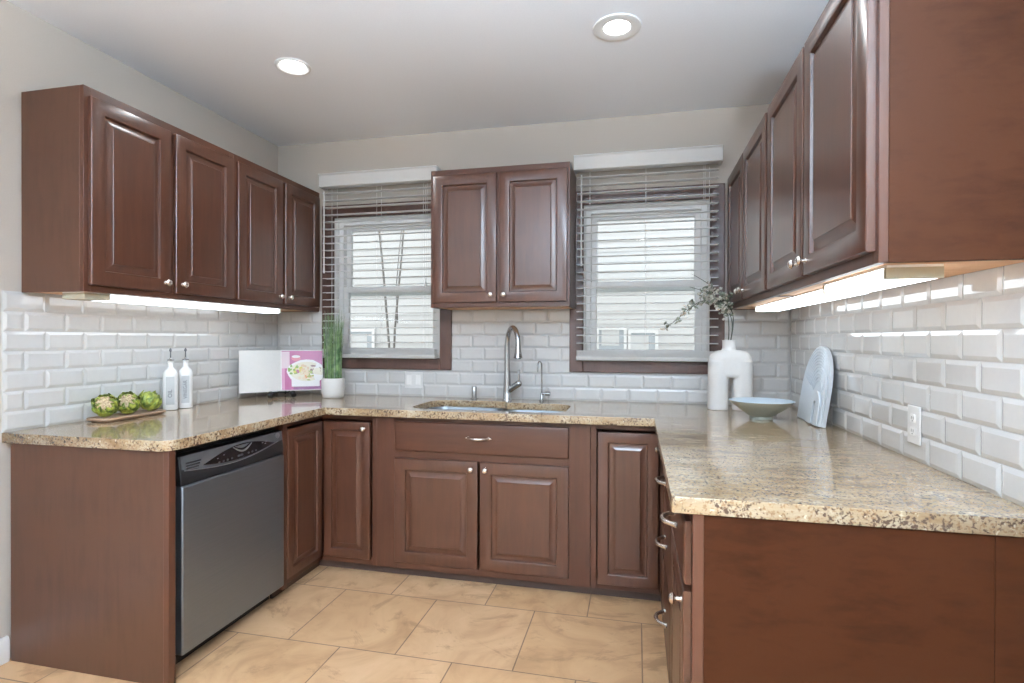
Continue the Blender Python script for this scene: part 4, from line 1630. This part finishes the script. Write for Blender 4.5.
def spray(pts, label, leaves, seed, rad=0.0032, mode='bud'):
    rnd = random.Random(seed)
    r = empty('flower_branch', tuple(VT), 0, label, 'branch', 'branches in the arch vase')
    P = [Vector(p) - VT for p in pts]
    # smooth the polyline (Catmull-Rom)
    sm = []
    for i in range(len(P) - 1):
        p0, p1, p2, p3 = P[max(i - 1, 0)], P[i], P[i + 1], P[min(i + 2, len(P) - 1)]
        for k in range(6):
            t = k / 6
            sm.append(0.5 * ((2 * p1) + (p2 - p0) * t + (2 * p0 - 5 * p1 + 4 * p2 - p3) * t * t + (3 * p1 - p0 - 3 * p2 + p3) * t ** 3))
    sm.append(P[-1])
    n = len(sm)
    b = MB()
    b.tube([tuple(p) for p in sm], [rad * (1 - 0.65 * i / (n - 1)) for i in range(n)], M_TWIG, 7)
    fl = MB()
    for (f0, f1, cnt, spread, side) in leaves:
        for k in range(cnt):
            t = rnd.uniform(f0, f1)
            p = sm[min(n - 1, int(t * (n - 1)))]
            d = Vector((rnd.uniform(-1, 1) - side, rnd.uniform(-0.7, 0.7), rnd.uniform(-0.8, 1.0))).normalized()
            L = spread * rnd.uniform(0.35, 1.0)
            e = p + d * L
            b.tube([tuple(p), tuple((p + e) / 2 + Vector((0, 0, 0.004))), tuple(e)], [0.0011, 0.0010, 0.0008], M_TWIG, 5)
            m = M_BUD if (mode == 'bud') ^ (rnd.random() < 0.3) else M_LEAF
            q = Vector((0, 0, 1)).rotation_difference(Vector((rnd.uniform(-1, 1), rnd.uniform(-1, 0.3), rnd.uniform(-1, 1))).normalized()).to_matrix()
            s = rnd.uniform(0.0085, 0.0150)
            fl.ellipsoid(tuple(e), (s, s * 0.62, s * 0.28), m, q, 8, 5)
            if m is M_BUD and rnd.random() < 0.7:
                q2 = Vector((0, 0, 1)).rotation_difference(Vector((rnd.uniform(-1, 1), rnd.uniform(-1, 0.3), rnd.uniform(-1, 1))).normalized()).to_matrix()
                fl.ellipsoid(tuple(e), (s * 0.62, s, s * 0.3), m, q2, 8, 5)
    b.build('stem', r)
    fl.build('blossoms', r)
    return r


BY = VY - 0.02
spray([(VX - 0.012, VY, ZC + hv + 0.02), (VX - 0.010, BY, 1.36), (VX - 0.028, BY, 1.47), (VX - 0.085, BY - 0.01, 1.505), (VX - 0.17, BY - 0.02, 1.490),
       (VX - 0.25, BY - 0.03, 1.425), (VX - 0.345, BY - 0.04, 1.345)],
      'branch in the arch vase drooping farthest over the window glass', [(0.46, 0.99, 58, 0.036, 0.0)], 21, mode='leaf')
spray([(VX - 0.004, VY, ZC + hv + 0.02), (VX + 0.012, BY, 1.37), (VX + 0.002, BY, 1.45), (VX - 0.045, BY - 0.02, 1.525), (VX - 0.12, BY - 0.03, 1.590), (VX - 0.205, BY - 0.03, 1.645)],
      'branch in the arch vase whose bare tips reach highest beside the window rail', [(0.40, 0.78, 56, 0.055, 0.5)], 22, mode='leaf')
spray([(VX - 0.002, VY, ZC + hv + 0.02), (VX + 0.006, BY - 0.01, 1.36), (VX - 0.012, BY - 0.02, 1.435), (VX - 0.060, BY - 0.03, 1.50), (VX - 0.130, BY - 0.03, 1.545), (VX - 0.215, BY - 0.03, 1.575)],
      'dense leafy branch in the arch vase just left of the corner wall cabinet', [(0.36, 0.82, 90, 0.052, 0.45)], 23, mode='bud')

# shallow footed bowl
b = MB()
outp = [(0.050, 0.0), (0.052, 0.004), (0.050, 0.012), (0.075, 0.030), (0.112, 0.056), (0.142, 0.082), (0.146, 0.087)]
b.lathe(outp, M_BOWL_OUT, (0, 0, 0), 48, cap=False)
b.lathe([(0.001, 0.0), (0.050, 0.0)], M_BOWL_OUT, (0, 0, 0), 48, cap=False)
b.lathe([(0.146, 0.087), (0.142, 0.087), (0.108, 0.060), (0.070, 0.035), (0.040, 0.022), (0.001, 0.018)], M_BOWL_IN, (0, 0, 0), 48, cap=False)
tag(b.build('shallow_bowl', None, ang=50, loc=(3.034, -0.560, ZC), merge=True), 'wide shallow bowl, sage outside and pale blue inside, before the white vase', 'bowl')


# arched pale blue board leaning on the right wall
def arch_poly(cx, w, h, n=20):
    r = w / 2
    p = [(cx - r, 0)]
    for k in range(n + 1):
        a = PI - PI * k / n
        p.append((cx + r * math.cos(a), h - r * 1.15 + r * 1.15 * math.sin(a)))
    p.append((cx + r, 0))
    return p


r = empty('arched_board', (3.228, -0.632, ZC), -PI / 2 + 0.02, 'pale blue ribbed arch-shaped board leaning on the right tiled wall', 'decorative board')
lean = math.atan2(0.050, 0.33)


def tilt_build(b, name, parent, bev=0.003):
    b.v = [(v[0], v[1] * math.cos(lean) + v[2] * math.sin(lean), -v[1] * math.sin(lean) + v[2] * math.cos(lean)) for v in b.v]
    return b.build(name, parent, bev)


b = MB()
b.prism(arch_poly(0.0, 0.340, 0.350), -0.009, 0.009, M_PALEBLUE, 'xz')
for k in range(9):
    w_ = 0.320 - k * 0.018
    pp = [(p[0] + 0.006 * k, -0.0095, p[1]) for p in arch_poly(0.0, w_, 0.338 - k * 0.0135)][3:-3]
    b.tube(pp, 0.0030, M_PALEBLUE, 6)
tilt_build(b, 'large_arch', r)
b = MB()
b.prism(arch_poly(0.075, 0.180, 0.250), -0.020, -0.0092, M_PALEBLUE, 'xz')
for k in range(4):
    pp = [(p[0], -0.0205, p[1]) for p in arch_poly(0.075 + 0.004 * k, 0.166 - k * 0.018, 0.240 - k * 0.015)][3:-3]
    b.tube(pp, 0.0026, M_PALEBLUE, 6)
tilt_build(b, 'middle_arch', r)
b = MB()
inner = arch_poly(0.100, 0.036, 0.105, 12)
outer = arch_poly(0.100, 0.110, 0.150, 12)
b.prism(outer + inner[::-1], -0.030, -0.0203, M_PALEBLUE, 'xz')
tilt_build(b, 'small_arch', r)
zmin = min(v.co.z for o in r.children for v in o.data.vertices)
r.location.z = ZC - zmin + 0.0003

# ------------------------------------------------------------------ outside
structure(MB().box(-5, 9, 0.16, 9, -0.35, -0.30, M_GROUND).build('ground_outside'))
NY = 3.0
r = empty('neighbour_house', (0, NY, -0.30), 0, 'white clapboard house wall seen through the blinds', 'house')
b = MB()
z = 0.0
while z < 4.6:
    b.prism([(0.0, z), (-0.018, z), (-0.004, z + 0.118), (0.0, z + 0.118)], -4.5, 7.5, M_SIDING, 'yz')
    z += 0.118
b.box(-4.5, 7.5, 0.0, 0.10, 0.0, 4.6, M_SIDING)
b.build('siding', r)
M_NGL = plain('dark_blue_glass', (0.42, 0.46, 0.50), 0.3)
for i, (x0, x1, z0, z1, dark) in enumerate(((1.995, 2.345, 0.85, 1.434, 1), (2.357, 2.690, 0.85, 1.400, 0), (-1.135, -0.770, 0.85, 1.416, 0))):
    z0, z1 = z0 + 0.30, z1 + 0.30
    b = MB()
    f = 0.035
    b.box(x0, x0 + f, -0.05, -0.019, z0, z1, M_WHITE)
    b.box(x1 - f, x1, -0.05, -0.019, z0, z1, M_WHITE)
    b.box(x0 + f, x1 - f, -0.05, -0.019, z1 - f, z1, M_WHITE)
    b.box(x0 + f, x1 - f, -0.05, -0.019, z0, z0 + f, M_WHITE)
    w = b.build('house_window', r)
    MB().box(x0 + f, x1 - f, -0.030, -0.0195, z0 + f, z1 - f, M_NGL).build('pane', w)
    c = MB()
    if dark:
        c.box(x0 + f + 0.03, x1 - f - 0.05, -0.034, -0.0305, z0 + 0.37, z1 - f, M_SLAT)
    else:
        c.box(x0 + f, x1 - f - 0.07, -0.034, -0.0305, z0 + f, z1 - f - 0.03, M_SLAT)
    c.build('window_shade', w)
b = MB()
rnd = random.Random(5)
TRX, TRY = 0.02, 1.75
for pts, rd in (([(0.04, 0, 0), (0.02, 0, 0.9), (-0.02, 0.02, 1.5), (-0.08, 0.02, 2.2), (-0.16, 0.03, 2.9), (-0.28, 0.05, 3.6)], 0.017),
                ([(0.03, 0, 0.6), (0.03, 0, 1.2), (0.06, -0.02, 1.7), (0.12, 0.0, 2.4), (0.16, 0.02, 3.0), (0.26, 0.03, 3.7)], 0.015),
                ([(0.08, 0, 1.75), (0.04, 0.05, 2.1), (0.07, 0.06, 2.5), (0.11, 0.08, 2.9)], 0.008)):
    b.tube(pts, [rd * (1 - 0.6 * i / (len(pts) - 1)) for i in range(len(pts))], M_BARK, 8)
bt = b.build('bare_tree', None, loc=(TRX, TRY, -0.30))
tag(bt, 'thin bare forked tree outside, seen through the blind by the potted grass', 'tree')
